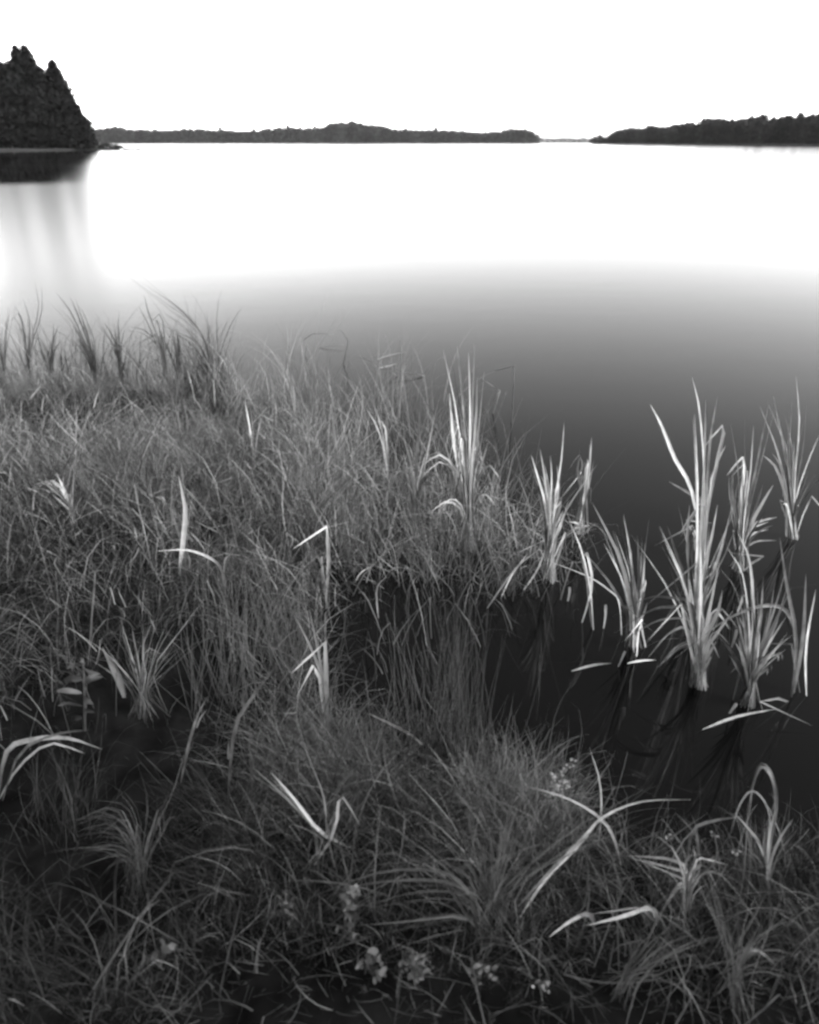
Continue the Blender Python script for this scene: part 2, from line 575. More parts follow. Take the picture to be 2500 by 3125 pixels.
PROF_A = [(-400, 392), (200, 393), (290, 395), (330, 391), (362, 389), (406, 397), (507, 399), (572, 395), (623, 399), (696, 401), (754, 401), (797, 402), (819, 392),
          (855, 393), (872, 392), (890, 390), (912, 396), (935, 396), (950, 394), (978, 395), (996, 384), (1029, 377), (1087, 375), (1130, 382), (1188, 392), (1250, 399),
          (1286, 400), (1359, 400), (1424, 401), (1446, 409), (1467, 405), (1518, 406), (1540, 399), (1598, 396), (1615, 400), (1634, 412)]
PROF_B = [(1812, 421), (1830, 416), (1844, 422), (1862, 417), (1873, 402), (1924, 392), (1953, 396), (1975, 387), (2018, 391), (2076, 376), (2120, 377), (2141, 367),
          (2178, 365), (2214, 370), (2265, 368), (2290, 362), (2337, 367), (2366, 358), (2420, 352), (2480, 350), (2560, 350), (2700, 345)]


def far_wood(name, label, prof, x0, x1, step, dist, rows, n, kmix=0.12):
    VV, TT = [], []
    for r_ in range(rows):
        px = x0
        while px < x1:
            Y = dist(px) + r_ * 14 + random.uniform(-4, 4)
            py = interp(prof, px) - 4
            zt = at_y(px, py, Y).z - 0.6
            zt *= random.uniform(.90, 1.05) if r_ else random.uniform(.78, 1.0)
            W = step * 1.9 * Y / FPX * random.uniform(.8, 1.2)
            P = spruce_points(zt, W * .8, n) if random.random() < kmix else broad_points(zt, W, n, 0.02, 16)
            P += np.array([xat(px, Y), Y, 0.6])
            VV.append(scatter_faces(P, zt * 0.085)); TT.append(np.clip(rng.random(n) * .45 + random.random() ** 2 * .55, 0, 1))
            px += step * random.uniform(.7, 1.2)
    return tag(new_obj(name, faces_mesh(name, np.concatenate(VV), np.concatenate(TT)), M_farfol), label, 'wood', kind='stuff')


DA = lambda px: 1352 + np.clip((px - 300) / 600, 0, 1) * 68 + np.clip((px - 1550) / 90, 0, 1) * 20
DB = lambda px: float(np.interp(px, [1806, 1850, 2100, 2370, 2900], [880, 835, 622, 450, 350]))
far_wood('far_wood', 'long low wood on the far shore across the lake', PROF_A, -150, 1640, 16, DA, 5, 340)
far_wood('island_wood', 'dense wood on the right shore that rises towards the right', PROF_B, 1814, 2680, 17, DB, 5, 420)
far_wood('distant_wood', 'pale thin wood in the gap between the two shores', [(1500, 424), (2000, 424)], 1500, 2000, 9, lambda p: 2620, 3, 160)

for px, py, Y, W, kind, lab in (
        (677, 383, 1395, 11, 'broad', 'single tree standing above the flat left part of the far wood'),
        (779, 390, 1405, 9, 'broad', 'small treetop above the far wood where it starts to rise'),
        (882, 379, 1418, 12, 'broad', 'round treetop above the far wood left of the wooded hump'),
        (921, 381, 1418, 8, 'spruce', 'narrow treetop between two rounder tops of the far wood'),
        (964, 381, 1418, 10, 'broad', 'treetop just left of the hump in the far wood'),
        (1330, 387, 1418, 11, 'broad', 'peaked treetop right of the hump in the far wood'),
        (2315, 345, 478, 12, 'broad', 'tallest tree crown of the wood on the right shore'),
        (2281, 352, 498, 7, 'spruce', 'pointed treetop just left of the tallest crown on the right shore'),
        (2160, 363, 585, 13, 'broad', 'round crown halfway along the wood on the right shore'),
        (1831, 413, 865, 11, 'broad', 'low tree at the left tip of the wooded right shore')):
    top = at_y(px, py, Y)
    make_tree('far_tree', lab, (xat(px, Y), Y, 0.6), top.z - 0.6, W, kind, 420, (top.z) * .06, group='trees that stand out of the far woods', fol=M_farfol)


# ------------------------------------------------------------------ leaves and stems
def catmull(pts, n):
    P = [pts[0] * 2 - pts[1]] + list(pts) + [pts[-1] * 2 - pts[-2]]
    m = len(pts) - 1
    out = []
    for i in range(n + 1):
        u = i / n * m
        k = min(int(u), m - 1)
        t = u - k
        a, b, c, d = P[k], P[k + 1], P[k + 2], P[k + 3]
        out.append(0.5 * ((2 * b) + (c - a) * t + (2 * a - 5 * b + 4 * c - d) * t * t + (3 * b - a - 3 * c + d) * t ** 3))
    return out


def polyline(pts, n):
    """sharp kinks kept"""
    out = []
    m = len(pts) - 1
    k = max(1, n // m)
    for i in range(m):
        for j in range(k):
            out.append(pts[i].lerp(pts[i + 1], j / k))
    out.append(pts[-1])
    return out


def leaf_mesh(pts, w, kink=False, yaw=0.0, prof='blade', segs=7, fold=0.22, twist=0.5):
    segs = max(segs, 3 * (len(pts) - 1)) if len(pts) > 4 else segs
    C = polyline(pts, segs) if kink else catmull(pts, segs)
    n = len(C)
    V, F = [], []
    to_cam = Vector((0, -0.85, 0.52))
    for i, p in enumerate(C):
        t = (C[min(i + 1, n - 1)] - C[max(i - 1, 0)]).normalized()
        side = t.cross(to_cam)
        if side.length < 1e-4:
            side = Vector((1, 0, 0))
        side.normalize()
        nrm = side.cross(t).normalized()
        u = i / (n - 1)
        a = yaw + twist * (u - .5)
        sd = side * math.cos(a) + nrm * math.sin(a)
        nn = sd.cross(t)
        if prof == 'blade':
            ww = (0.30 + 0.70 * min(1, u / .3)) * (1 - max(0, (u - .45) / .55) ** 1.7)
        elif prof == 'ovate':
            ww = 1.75 * (u + .01) ** .55 * (1 - u) ** .8
        else:
            ww = 0.35 + 0.65 * u ** .8 - .25 * max(0, u - .85) / .15
        ww = max(ww, 0.04) * w * .5
        V += [p - sd * ww, p - nn * ww * fold * 2, p + sd * ww]
    for i in range(n - 1):
        b = i * 3
        F += [(b, b + 1, b + 4, b + 3), (b + 1, b + 2, b + 5, b + 4)]
    return mesh_py('leaf', V, F)


def stem_mesh(pts, r0, r1, kink=False, segs=7, k=5):
    C = polyline(pts, segs) if kink else catmull(pts, segs)
    n = len(C)
    V, F = [], []
    for i, p in enumerate(C):
        t = (C[min(i + 1, n - 1)] - C[max(i - 1, 0)]).normalized()
        u = t.orthogonal().normalized(); w = t.cross(u)
        r = r0 + (r1 - r0) * i / (n - 1)
        for j in range(k):
            a = 2 * math.pi * j / k
            V.append(p + (u * math.cos(a) + w * math.sin(a)) * r)
    for i in range(n - 1):
        for j in range(k):
            q = (j + 1) % k
            F.append((i * k + j, i * k + q, (i + 1) * k + q, (i + 1) * k + j))
    F.append(tuple(range((n - 1) * k, n * k)))
    return mesh_py('stem', V, F)


def root_at(px, py):
    """where the line of sight meets the bank or the water"""
    p = at(px, py, 0.0)
    for _ in range(4):
        z = max(0.0, gz(p.x, p.y))
        p = at(px, py, z)
    return p


def plant(name, label, cat, base, leaves, w=14, mat=None, group=None, stems=(), fan=0, spread=0.12, sink=0.03, thin=0.72, jit=None, bj=.008):
    """a plant rooted at the picture point base; every leaf runs through the given picture points in its own upright plane"""
    b = root_at(*base)
    root = tag(empty(name, b), label, cat, group)
    mat = mat or M_reed
    if jit is None:
        jit = .06 if group == REEDS else .10
    if group == REEDS:
        thin = .85; fan = fan + 1 if fan else 0; bj = .017
    if name in ('sedge_tussock', 'grass_tuft'):
        bj = max(bj, .03)
    for it in leaves:
        opts = {}
        pts = it
        if isinstance(it, dict):
            pts = it['p']; opts = it
        dy = opts.get('dy', random.uniform(-spread, spread))
        L = [Vector((random.gauss(0, bj), random.gauss(0, bj), -sink))]
        for i, (px, py) in enumerate(pts):
            L.append(at_y(px, py, b.y + dy * ((i + 1) / len(pts)) ** 1.3) - b)
        if len(L) == 4 and not opts and random.random() < .16:        # a snapped tip
            L[-1] = L[-2] + Vector((L[-1].x - L[-2].x + random.uniform(-.06, .06), random.uniform(-.05, .03), -(L[-1].z - L[-2].z) * random.uniform(.1, .7)))
        new_obj('leaf', leaf_mesh(L, opts.get('w', w * random.uniform(.7, 1.15)) * thin / 1000, opts.get('kink', False),
                                  random.uniform(-.75, .75) if 'yaw' not in opts else opts['yaw'], twist=random.uniform(-.6, .9)),
                opts.get('mat', mat), root)
        for _ in range(0 if opts.get('kink') else fan * 2):
            # neighbours of the same sheath: slightly other direction and length
            k = random.uniform(.55, 1.04)
            ln = (L[-1] - L[0]).length
            off = Vector((random.gauss(0, jit), random.gauss(0, .12), random.gauss(-.01, .03))) * ln
            L2 = [Vector((random.gauss(0, bj), random.gauss(0, bj), -sink))] + [q * k + off * ((i + 1) / (len(L) - 1)) ** 1.6 for i, q in enumerate(L[1:])]
            new_obj('leaf', leaf_mesh(L2, w * random.uniform(.35, .9) * thin / 1000, opts.get('kink', False), random.uniform(-1., 1.), twist=random.uniform(-.6, .9)), M_green if mat is M_reed and random.random() < .4 else mat, root)
    if group == REEDS and len(leaves) > 3:                 # dead leaves, snapped and hanging
        for _ in range(2):
            src = leaves[random.randrange(len(leaves))]
            pts = src['p'] if isinstance(src, dict) else src
            e = at_y(pts[-1][0], pts[-1][1], b.y) - b
            h = e * random.uniform(.3, .6); h.y += random.uniform(-.1, .1)
            o2 = h + Vector((random.choice((-1, 1)) * random.uniform(.05, .14), random.uniform(-.1, .1), -h.z * random.uniform(.1, .8)))
            new_obj('leaf', leaf_mesh([Vector((random.gauss(0, bj), random.gauss(0, bj), -sink)), h * .55, h, o2], w * .6 / 1000, True, random.uniform(-.6, .6)), random.choice((M_dry, M_green)), root)
    for it in stems:
        pts = it['p']
        dy = it.get('dy', 0.0)
        L = [Vector((0, 0, -sink))] + [at_y(px, py, b.y + dy * (i + 1) / len(pts)) - b for i, (px, py) in enumerate(pts)]
        new_obj('stem', stem_mesh(L, it.get('r', 3) / 1000, it.get('r1', 1.5) / 1000, it.get('kink', True)), it.get('mat', M_stem), root)
    return root


def floating(name, label, pts, w, z=0.006, mat=None, cat='dead leaf', group=None):
    P = [at(px, py, z) for px, py in pts]
    o = new_obj(name, leaf_mesh([p - P[0] for p in P], w / 1000, segs=6, yaw=.5, prof='blade'), mat or M_dry)
    o.location = P[0]
    return tag(o, label, cat, group)


def stub(name, label, a, b, w=9, mat=None, group=None, cat='reed stub'):
    p = root_at(*a)
    e = at_y(b[0], b[1], p.y) - p
    o = new_obj(name, leaf_mesh([Vector((0, 0, -.02)), e * .5 + Vector((.003, 0, 0)), e], w / 900, prof='stub', yaw=random.uniform(-.5, .5), segs=5), mat or M_reed)
    o.location = p
    return tag(o, label, cat, group)


REEDS = 'reed clumps standing in the water on the right'
plant('reed_clump', 'fan of pale reed leaves alone in the dark water, middle right', 'reed', (1935, 1975),
      [[(1925, 1850), (1890, 1700), (1808, 1535)], [(1935, 1850), (1925, 1700), (1902, 1568)], [(1945, 1860), (1950, 1740), (1945, 1633)],
       [(1955, 1850), (1972, 1770), (1985, 1700)], [(1948, 1850), (1963, 1790), (1968, 1690)], [(1930, 1880), (1918, 1780), (1870, 1620)]], 13, group=REEDS, fan=1)
plant('reed_clump', 'large pale reed fan with a long leaf arching left over the water', 'reed', (2130, 2093),
      [[(2120, 1950), (2085, 1770), (2012, 1605)], [(2135, 1950), (2140, 1800), (2138, 1640)], [(2150, 1960), (2180, 1860), (2200, 1760)],
       [(2125, 1970), (2110, 1850), (2100, 1745)], [(2150, 1970), (2190, 1870), (2205, 1800)],
       {'p': [(2120, 1990), (2098, 1917), (2040, 1935), (1980, 2006)], 'w': 11, 'dy': -.05},
       {'p': [(2128, 1980), (2112, 1865), (2040, 1852), (1975, 1868), (1873, 1935)], 'w': 12, 'dy': .02}], 14, group=REEDS, fan=1)
plant('reed_clump', 'tall reed clump right behind the large fan, its leaves reaching highest', 'reed', (2130, 1900),
      [[(2125, 1750), (2130, 1500), (2120, 1264)], [(2140, 1780), (2170, 1650), (2190, 1540)], [(2150, 1800), (2185, 1720), (2225, 1640)],
       [(2110, 1780), (2098, 1650), (2105, 1540)], [(2160, 1790), (2200, 1680), (2230, 1560)], [(2135, 1750), (2150, 1600), (2160, 1400)],
       {'p': [(2135, 1700), (2145, 1545), (2110, 1575), (2072, 1633)], 'w': 18}], 14, group=REEDS, fan=1)
plant('reed_clump', 'rightmost large reed fan at the picture edge, rooted lowest', 'reed', (2283, 2150),
      [[(2300, 2040), (2340, 1930), (2362, 1800)], [(2290, 2030), (2300, 1900), (2290, 1720), (2250, 1620)], [(2285, 2040), (2275, 1930), (2262, 1850)],
       [(2305, 2050), (2350, 1960), (2400, 1880)], [(2280, 2060), (2265, 2000), (2255, 1950)], [(2295, 2040), (2320, 1900), (2330, 1760)],
       [(2300, 2050), (2360, 1990), (2410, 1930)]], 14, group=REEDS, fan=2)
plant('reed_clump', 'reed beyond the right edge whose long leaf arches far into the picture', 'reed', (2440, 2120),
      [{'p': [(2432, 1960), (2400, 1865), (2340, 1848), (2264, 1868), (2185, 1912), (2054, 2013)], 'w': 13, 'dy': -.1},
       [(2450, 1950), (2460, 1750)], [(2430, 1950), (2400, 1780), (2380, 1640)], [(2460, 1980), (2490, 1800)]], 14, group=REEDS)
plant('reed_clump', 'upper right reed with a broad broken bright leaf snapped to the left', 'reed', (2150, 1690),
      [{'p': [(2112, 1500), (2060, 1400), (2020, 1300), (1985, 1235)], 'w': 18}, {'p': [(2150, 1590), (2140, 1524), (2042, 1470)], 'w': 26, 'kink': True, 'yaw': .2},
       [(2150, 1450), (2135, 1250), (2112, 1150)], [(2160, 1450), (2170, 1330), (2190, 1210)], [(2180, 1450), (2210, 1300), (2230, 1130)],
       [(2165, 1500), (2195, 1400), (2215, 1360)]], 13, group=REEDS)
plant('reed_clump', 'blurred loose reed clump high up at the right edge', 'reed', (2258, 1740),
      [[(2260, 1560), (2272, 1400), (2275, 1330)], [(2280, 1570), (2310, 1420), (2345, 1240)], [(2270, 1600), (2290, 1450), (2300, 1300)],
       {'p': [(2275, 1640), (2310, 1595), (2372, 1578)], 'w': 22}, [(2290, 1610), (2330, 1530), (2360, 1480)], [(2250, 1600), (2235, 1500), (2240, 1420)]], 13, group=REEDS, fan=1)
plant('reed_clump', 'reed at the right picture edge behind the others', 'reed', (2420, 1640),
      [[(2410, 1500), (2390, 1350), (2360, 1210)], [(2425, 1480), (2440, 1300), (2430, 1150)], [(2415, 1500), (2405, 1400), (2410, 1250)],
       [(2430, 1520), (2470, 1400), (2500, 1330)], [(2400, 1530), (2370, 1430), (2330, 1390)]], 13, group=REEDS, fan=1)
plant('reed_clump', 'two slim pale reed leaves rising together left of the lone reed fan', 'reed', (1808, 1915),
      [[(1802, 1800), (1775, 1680), (1742, 1600)], [(1807, 1790), (1792, 1690), (1757, 1610)], [(1800, 1850), (1790, 1760), (1770, 1690)]], 11, group=REEDS)
plant('reed_clump', 'upright reed with a pale blunt top and a bent scrap at its foot', 'reed', (1770, 1625),
      [[(1783, 1500), (1793, 1400), (1787, 1300)], [(1790, 1500), (1800, 1420), (1806, 1335)], [(1775, 1520), (1762, 1440), (1772, 1390)],
       {'p': [(1768, 1600), (1735, 1592)], 'w': 16}, {'p': [(1778, 1610), (1800, 1603)], 'w': 15}], 13, group=REEDS, fan=1)
plant('reed_clump', 'loose reed clump with dark lower stems right of the grass edge', 'reed', (1684, 1775),
      [[(1668, 1560), (1640, 1450), (1622, 1390)], [(1674, 1560), (1662, 1450), (1648, 1370)], [(1682, 1560), (1684, 1460), (1680, 1390)],
       [(1690, 1560), (1712, 1420), (1722, 1290)], [(1686, 1620), (1715, 1530), (1742, 1475)], [(1690, 1600), (1705, 1500), (1700, 1420)]], 11, group=REEDS, fan=1,
      stems=[{'p': [(1672, 1600)]}, {'p': [(1696, 1590)]}, {'p': [(1684, 1600)]}, {'p': [(1706, 1600)]}])
plant('reed_leaf', 'single long leaf bowing from the grass edge down into the water', 'reed', (1906, 1945),
      [{'p': [(1890, 1840), (1860, 1802), (1790, 1757), (1641, 1700)], 'w': 10, 'dy': 0.15}])
plant('reed_clump', 'tallest pale reed clump at the end of the grass, centre', 'reed', (1432, 1680),
      [[(1420, 1500), (1400, 1300), (1359, 1090)], [(1426, 1480), (1415, 1250), (1395, 1054)], [(1432, 1480), (1435, 1250), (1430, 1075)],
       [(1440, 1490), (1452, 1300), (1457, 1148)], [(1418, 1500), (1385, 1330), (1372, 1200)], [(1436, 1500), (1445, 1350), (1448, 1230)],
       [(1412, 1480), (1350, 1390), (1290, 1420)], [(1445, 1500), (1490, 1420), (1530, 1470)]], 13, group=REEDS, fan=2)
plant('reed_clump', 'small reed fan just left of the tallest pale clump', 'reed', (1265, 1640),
      [[(1262, 1500), (1250, 1380)], [(1268, 1500), (1272, 1400), (1285, 1200)], [(1270, 1510), (1285, 1440), (1300, 1380)], [(1258, 1500), (1240, 1440), (1205, 1470)],
       [(1275, 1500), (1320, 1440), (1385, 1520)], [(1262, 1520), (1255, 1420), (1230, 1330)]], 11, group=REEDS, fan=1)

# broken and floating pieces
BITS = 'broken reed pieces in the water on the right'
stub('reed_stub', 'short broken reed stub left of the slim pair of leaves', (1732, 1835), (1739, 1792), 9, group=BITS)
stub('reed_stub', 'pale blunt reed stub right of the slim pair of leaves', (1842, 1918), (1849, 1846), 9, group=BITS)
stub('reed_stub', 'short leaning stub just below the lone reed fan', (1882, 2035), (1908, 1988), 9, group=BITS)
stub('reed_stub', 'short bright stub below the rightmost large fan', (2219, 2178), (2248, 2147), 9, group=BITS)
stub('reed_stub', 'pale stub between the two large reed fans, lower one', (2230, 1977), (2248, 1922), 9, group=BITS)
stub('reed_stub', 'pale stub between the two large reed fans, upper one', (2249, 1868), (2270, 1815), 9, group=BITS)
floating('floating_leaf', 'short straight dead leaf floating right of the leaning stub', [(1915, 2024), (1960, 2016), (2003, 2014)], 7, group=BITS)
floating('floating_leaf', 'faint broad dead leaf floating left of the leaning stub', [(1745, 2048), (1810, 2030), (1868, 2024)], 8, mat=M_reed, group=BITS)
floating('floating_leaf', 'long curved dead leaf floating below the rightmost fan', [(2145, 2226), (2250, 2187), (2372, 2163)], 8, mat=M_reed, group=BITS)
floating('floating_leaf', 'bright dead leaf floating among bent stems beyond the grass', [(1150, 1097), (1195, 1083), (1240, 1074)], 18, mat=M_green, group='dead leaves floating beyond the grass')
floating('floating_leaf', 'shorter dead leaf floating just below the bright one beyond the grass', [(1160, 1122), (1190, 1116), (1215, 1108)], 16, mat=M_green, group='dead leaves floating beyond the grass')

# dark reeds against the bright water, left
LEFT = 'dark reeds against the bright water on the left'
plant('reed_clump', 'dense dark reed clump leaning left, second from the left edge', 'reed', (290, 1178),
      [[(270, 1080), (220, 960), (172, 893)], [(278, 1080), (245, 980), (212, 900)], [(285, 1080), (265, 980), (240, 930)], [(292, 1080), (278, 1010), (252, 960)], [(275, 1100), (230, 1000), (195, 960)]],
      15, M_dark, LEFT, fan=2, jit=.09)
plant('reed_clump', 'slim dark upright reed between the two leaning dark clumps', 'reed', (368, 1160),
      [[(358, 1060), (345, 968)], [(360, 1070), (335, 1010), (318, 985)], [(366, 1060), (362, 1000), (365, 945)]], 15, M_dark, LEFT, fan=2, jit=.09)
plant('reed_clump', 'dark reed with long leaves arching far over to the left', 'reed', (640, 1178),
      [{'p': [(630, 1070), (590, 985), (510, 930), (362, 823)], 'w': 14}, [(636, 1080), (610, 1010), (550, 950), (460, 890)], [(625, 1090), (590, 1030), (545, 985)],
       [(634, 1100), (615, 1040), (600, 1000)], [(620, 1080), (570, 1000), (500, 960)]], 13, M_dark, LEFT, fan=2, jit=.09)
plant('reed_clump', 'dark reed clump in the middle of the left group', 'reed', (508, 1178),
      [[(490, 1060), (455, 960), (440, 900)], [(500, 1070), (480, 980), (470, 930)], [(505, 1060), (490, 960), (450, 880)], [(498, 1080), (440, 1020), (385, 1010)]], 14, M_dark, LEFT, fan=2, jit=.09)
plant('reed_clump', 'dark reed with a drooping leaf below the long arching leaves', 'reed', (545, 1160),
      [[(535, 1050), (520, 975)], [(530, 1095), (555, 1072), (582, 1062)], [(545, 1060), (540, 1000)], [(520, 1080), (480, 1020), (400, 1060)]], 14, M_dark, LEFT, fan=2, jit=.09)
plant('reed_clump', 'faint dark reed nearest the left picture edge', 'reed', (155, 1150),
      [[(130, 1080), (110, 1000)], [(160, 1080), (165, 980)], [(150, 1090), (120, 1040), (90, 1020)], [(158, 1060), (180, 990)]], 14, M_dark, LEFT, fan=2, jit=.09)
plant('reed_clump', 'tall faint reed at the left picture edge', 'reed', (85, 1160),
      [[(92, 1050), (118, 940), (105, 850)], [(80, 1060), (60, 960), (20, 900)], [(88, 1070), (90, 980), (70, 910)]], 13, M_dark, LEFT, fan=2, jit=.09)
plant('reed_clump', 'dark reed beyond the left edge of the frame', 'reed', (10, 1165),
      [[(0, 1060), (-20, 930)], [(15, 1060), (30, 940)], [(5, 1080), (-40, 990)]], 14, M_dark, LEFT, fan=2, jit=.09)
plant('reed_leaf', 'thin single pale stalk right of the long arching dark leaves', 'reed', (655, 1185), [{'p': [(658, 1080), (661, 985)], 'w': 10}])

# bent dark stems in the water beyond the grass
BENT = 'bent dark stems in the water beyond the grass'
def bent(label, base, pts, r=4):
    plant('bent_stem', label, 'reed stem', base, [], stems=[{'p': pts, 'r': r, 'r1': r * .5, 'kink': len(pts) < 3, 'mat': M_dark}], group=BENT)
bent('dark stem folded to a tall right angle, rightmost of the bent stems', (1562, 1290), [(1570, 1117), (1512, 1132)])
bent('dark stem bent like an arrowhead left of the right-angled stem', (1500, 1262), [(1526, 1192), (1468, 1156)], 5)
bent('dark stem leaning left below the arrowhead bend', (1480, 1260), [(1522, 1196)], 4)
bent('dark stem leaning right under the right-angled stem', (1500, 1300), [(1545, 1196)], 3)
bent('thin dark stem curving in a loop, left end of the loop', (925, 1085), [(938, 1058), (925, 1040), (960, 1018), (1020, 1022)])
bent('thin dark stem closing the loop at its right end', (1045, 1110), [(1064, 1040), (1040, 1008)])
bent('thin dark stem lying low across the loop', (930, 1062), [(990, 1058), (1050, 1052)], 3)
bent('dark stem lying level beneath the floating bright leaf', (1230, 1150), [(1160, 1112), (1100, 1092)], 4)
bent('dark crossed stem right of the floating bright leaf', (1340, 1150), [(1260, 1140), (1190, 1130)], 5)
bent('dark upright stem right of the floating bright leaf', (1225, 1130), [(1222, 1040)], 4)

# single pale reeds among the grass
AM = 'pale reeds rising among the grass'
plant('reed_clump', 'pale upright reed rising among the grass right of centre-left', 'reed', (1035, 1480),
      [[(1025, 1380), (1012, 1240), (1004, 1105)], [(1030, 1390), (1018, 1290), (1010, 1180)], [(1035, 1400), (1050, 1360), (1075, 1300)]], 12, group=AM)
plant('reed_clump', 'slim pale reed with a forked tip left of the centre clump', 'reed', (1188, 1520),
      [[(1178, 1380), (1160, 1290), (1140, 1230)], [(1184, 1380), (1170, 1290), (1163, 1245)]], 12, group=AM, fan=1)
plant('reed_clump', 'short pale reed at the upper edge of the grass, middle left', 'reed', (775, 1440), [[(765, 1320), (748, 1225)], [(772, 1330), (765, 1240)]], 12, group=AM, fan=1)
plant('reed_clump', 'faint tall reed at the grass edge against the water', 'reed', (905, 1370), [[(897, 1230), (882, 1120), (866, 1030)], [(900, 1240), (893, 1140)]], 11, group=AM)
plant('reed_clump', 'bright forked reed top in the middle of the left grass', 'reed', (562, 1760),
      [{'p': [(558, 1660), (566, 1560), (545, 1450)], 'w': 24, 'dy': -.2, 'mat': M_dry}, [(552, 1650), (532, 1590), (516, 1525)], {'p': [(566, 1640), (575, 1520), (603, 1572)], 'w': 12}], 13, group=AM)
plant('reed_clump', 'soft pale reed fan at the left edge of the grass', 'reed', (222, 1640),
      [[(208, 1540), (170, 1470), (138, 1428)], [(214, 1540), (190, 1480), (170, 1440)], [(222, 1540), (226, 1430)], [(216, 1550), (160, 1490), (105, 1450)]], 13, group=AM, fan=2)
plant('reed_clump', 'reed with a stiff leaf snapped down to the left above the dark bay', 'reed', (1003, 1850),
      [{'p': [(1003, 1700), (998, 1606), (893, 1676)], 'w': 17, 'kink': True, 'mat': M_dry, 'dy': -.15}, {'p': [(985, 1730), (968, 1690), (928, 1778)], 'w': 9, 'kink': True}, {'p': [(985, 1780), (982, 1690), (993, 1825)], 'w': 8}], 10, group=AM)
plant('reed_leaf', 'long leaf arching left over the darker grass, left of centre', 'reed', (682, 1820), [{'p': [(678, 1750), (650, 1708), (575, 1679), (478, 1682)], 'w': 14, 'dy': -.2, 'mat': M_dry}, [(685, 1720), (705, 1690)]], group=AM)
plant('broken_reed', 'bright reed folded in a sharp upside-down V in the dark bay', 'reed', (1003, 2222),
      [{'p': [(996, 2100), (993, 1960), (888, 2056)], 'w': 17, 'kink': True, 'yaw': .1, 'mat': M_dry, 'dy': -.12}, {'p': [(985, 2080), (950, 1980), (898, 1877)], 'w': 11, 'dy': -.08, 'mat': M_dry}, {'p': [(988, 2080), (965, 1960), (942, 1848)], 'w': 9, 'dy': -.08},
       {'p': [(976, 2070), (956, 2030), (903, 2132)], 'w': 12, 'kink': True, 'dy': -.12, 'mat': M_dry}])
plant('bent_stem', 'thin dark stalk with a short pale tip above the folded reed', 'reed stem', (996, 2150),
      [{'p': [(994, 2000), (993, 1872), (1050, 1800)], 'w': 6, 'kink': True}])
for lab, pts, w in (('thin pale straw hanging in the gap above the dark bay', [(1168, 1880), (1150, 1800), (1178, 1760)], 6),
                    ('stiff straw slanting through the grass at the bay edge', [(1480, 1850), (1570, 1740), (1640, 1680)], 7),
                    ('bright jointed straw slanting up at the right end of the grass', [(1520, 1830), (1560, 1760), (1610, 1690)], 9),
                    ('short pale straw crossing the grass above the bay', [(1065, 1780), (1100, 1750), (1140, 1725)], 6),
                    ('straw leaning right at the tip of the grass', [(1600, 1800), (1640, 1740), (1668, 1665)], 8)):
    plant('straw', lab, 'straw', pts[0], [{'p': pts[1:], 'w': w, 'mat': M_dry}])

# foreground, left
plant('leafy_stalk', 'thin tall stalk with one slanting leaf above the leafy plant, left', 'stalk', (262, 2030),
      [{'p': [(285, 1826), (292, 1745), (373, 1634)], 'w': 7, 'kink': True}, {'p': [(288, 1800), (290, 1750), (243, 1690)], 'w': 5, 'kink': True}],
      stems=[{'p': [(283, 1826), (292, 1745)], 'r': 2.2}])
t = tag(empty('broadleaf_plant', root_at(255, 2230)), 'plant with paired pale pointed leaves at the left, lower half', 'plant')
b = Vector(t.location)
new_obj('stem', stem_mesh([Vector((0, 0, -.02)), at_y(258, 2120, b.y) - b, at_y(254, 2010, b.y) - b], .004, .002), M_stem, t)
for sx, sy, ex, ey, w in ((252, 2030, 205, 2040, 30), (256, 2040, 300, 2036, 26), (252, 2075, 188, 2078, 36), (256, 2085, 308, 2070, 32), (252, 2115, 186, 2122, 36), (256, 2125, 300, 2130, 30),
                          (252, 2155, 190, 2165, 34), (256, 2165, 305, 2185, 30), (254, 2020, 262, 1985, 20), (252, 2190, 205, 2215, 30)):
    a = at_y(sx, sy, b.y) - b; e = at_y(ex + random.uniform(-16, 16), ey + random.uniform(-16, 22), b.y + random.uniform(-.08, .05)) - b
    w *= random.uniform(.75, 1.3)
    m = (a + e) / 2 + Vector((0, -.012, random.uniform(.004, .02)))
    new_obj('leaf', leaf_mesh([a, m, e], w / 1000 * .75, prof='ovate', yaw=random.uniform(-.9, .9), twist=.6, segs=6), M_broad, t)
plant('broad_blade', 'wide soft pale blade leaning left beside the leafy plant', 'leaf', (380, 2120), [{'p': [(350, 2050), (312, 1975)], 'w': 22}, {'p': [(365, 2060), (340, 2010)], 'w': 15}])
plant('grass_tuft', 'fuzzy pale grass tuft in the middle of the left foreground', 'grass tuft', (432, 2180),
      [[(425, 2080), (395, 1980), (365, 1880)], [(430, 2070), (415, 1980), (400, 1900)], [(435, 2060), (440, 1960), (432, 1860)], [(440, 2070), (460, 1960), (490, 1850)],
       [(436, 2070), (450, 1980), (455, 1900)], [(428, 2080), (380, 1960), (370, 1840)]], 2.6, M_reed, fan=4, thin=1., jit=.2)
plant('broad_blade', 'long bright blade lying across the left edge of the foreground', 'leaf', (-20, 2440),
      [{'p': [(20, 2295), (110, 2256), (210, 2253), (312, 2287)], 'w': 17}, {'p': [(60, 2300), (170, 2242), (278, 2227)], 'w': 9}, {'p': [(50, 2350), (150, 2270), (260, 2300)], 'w': 9}])
plant('broad_blade', 'wide faint blade slanting up to the right, left of the folded reed', 'leaf', (690, 2440), [{'p': [(715, 2230), (770, 2130), (838, 2038)], 'w': 12}])
plant('broad_blade', 'thin slanting blade left of the wide faint blade', 'leaf', (545, 2400), [{'p': [(575, 2280), (602, 2188), (634, 2125)], 'w': 10}])
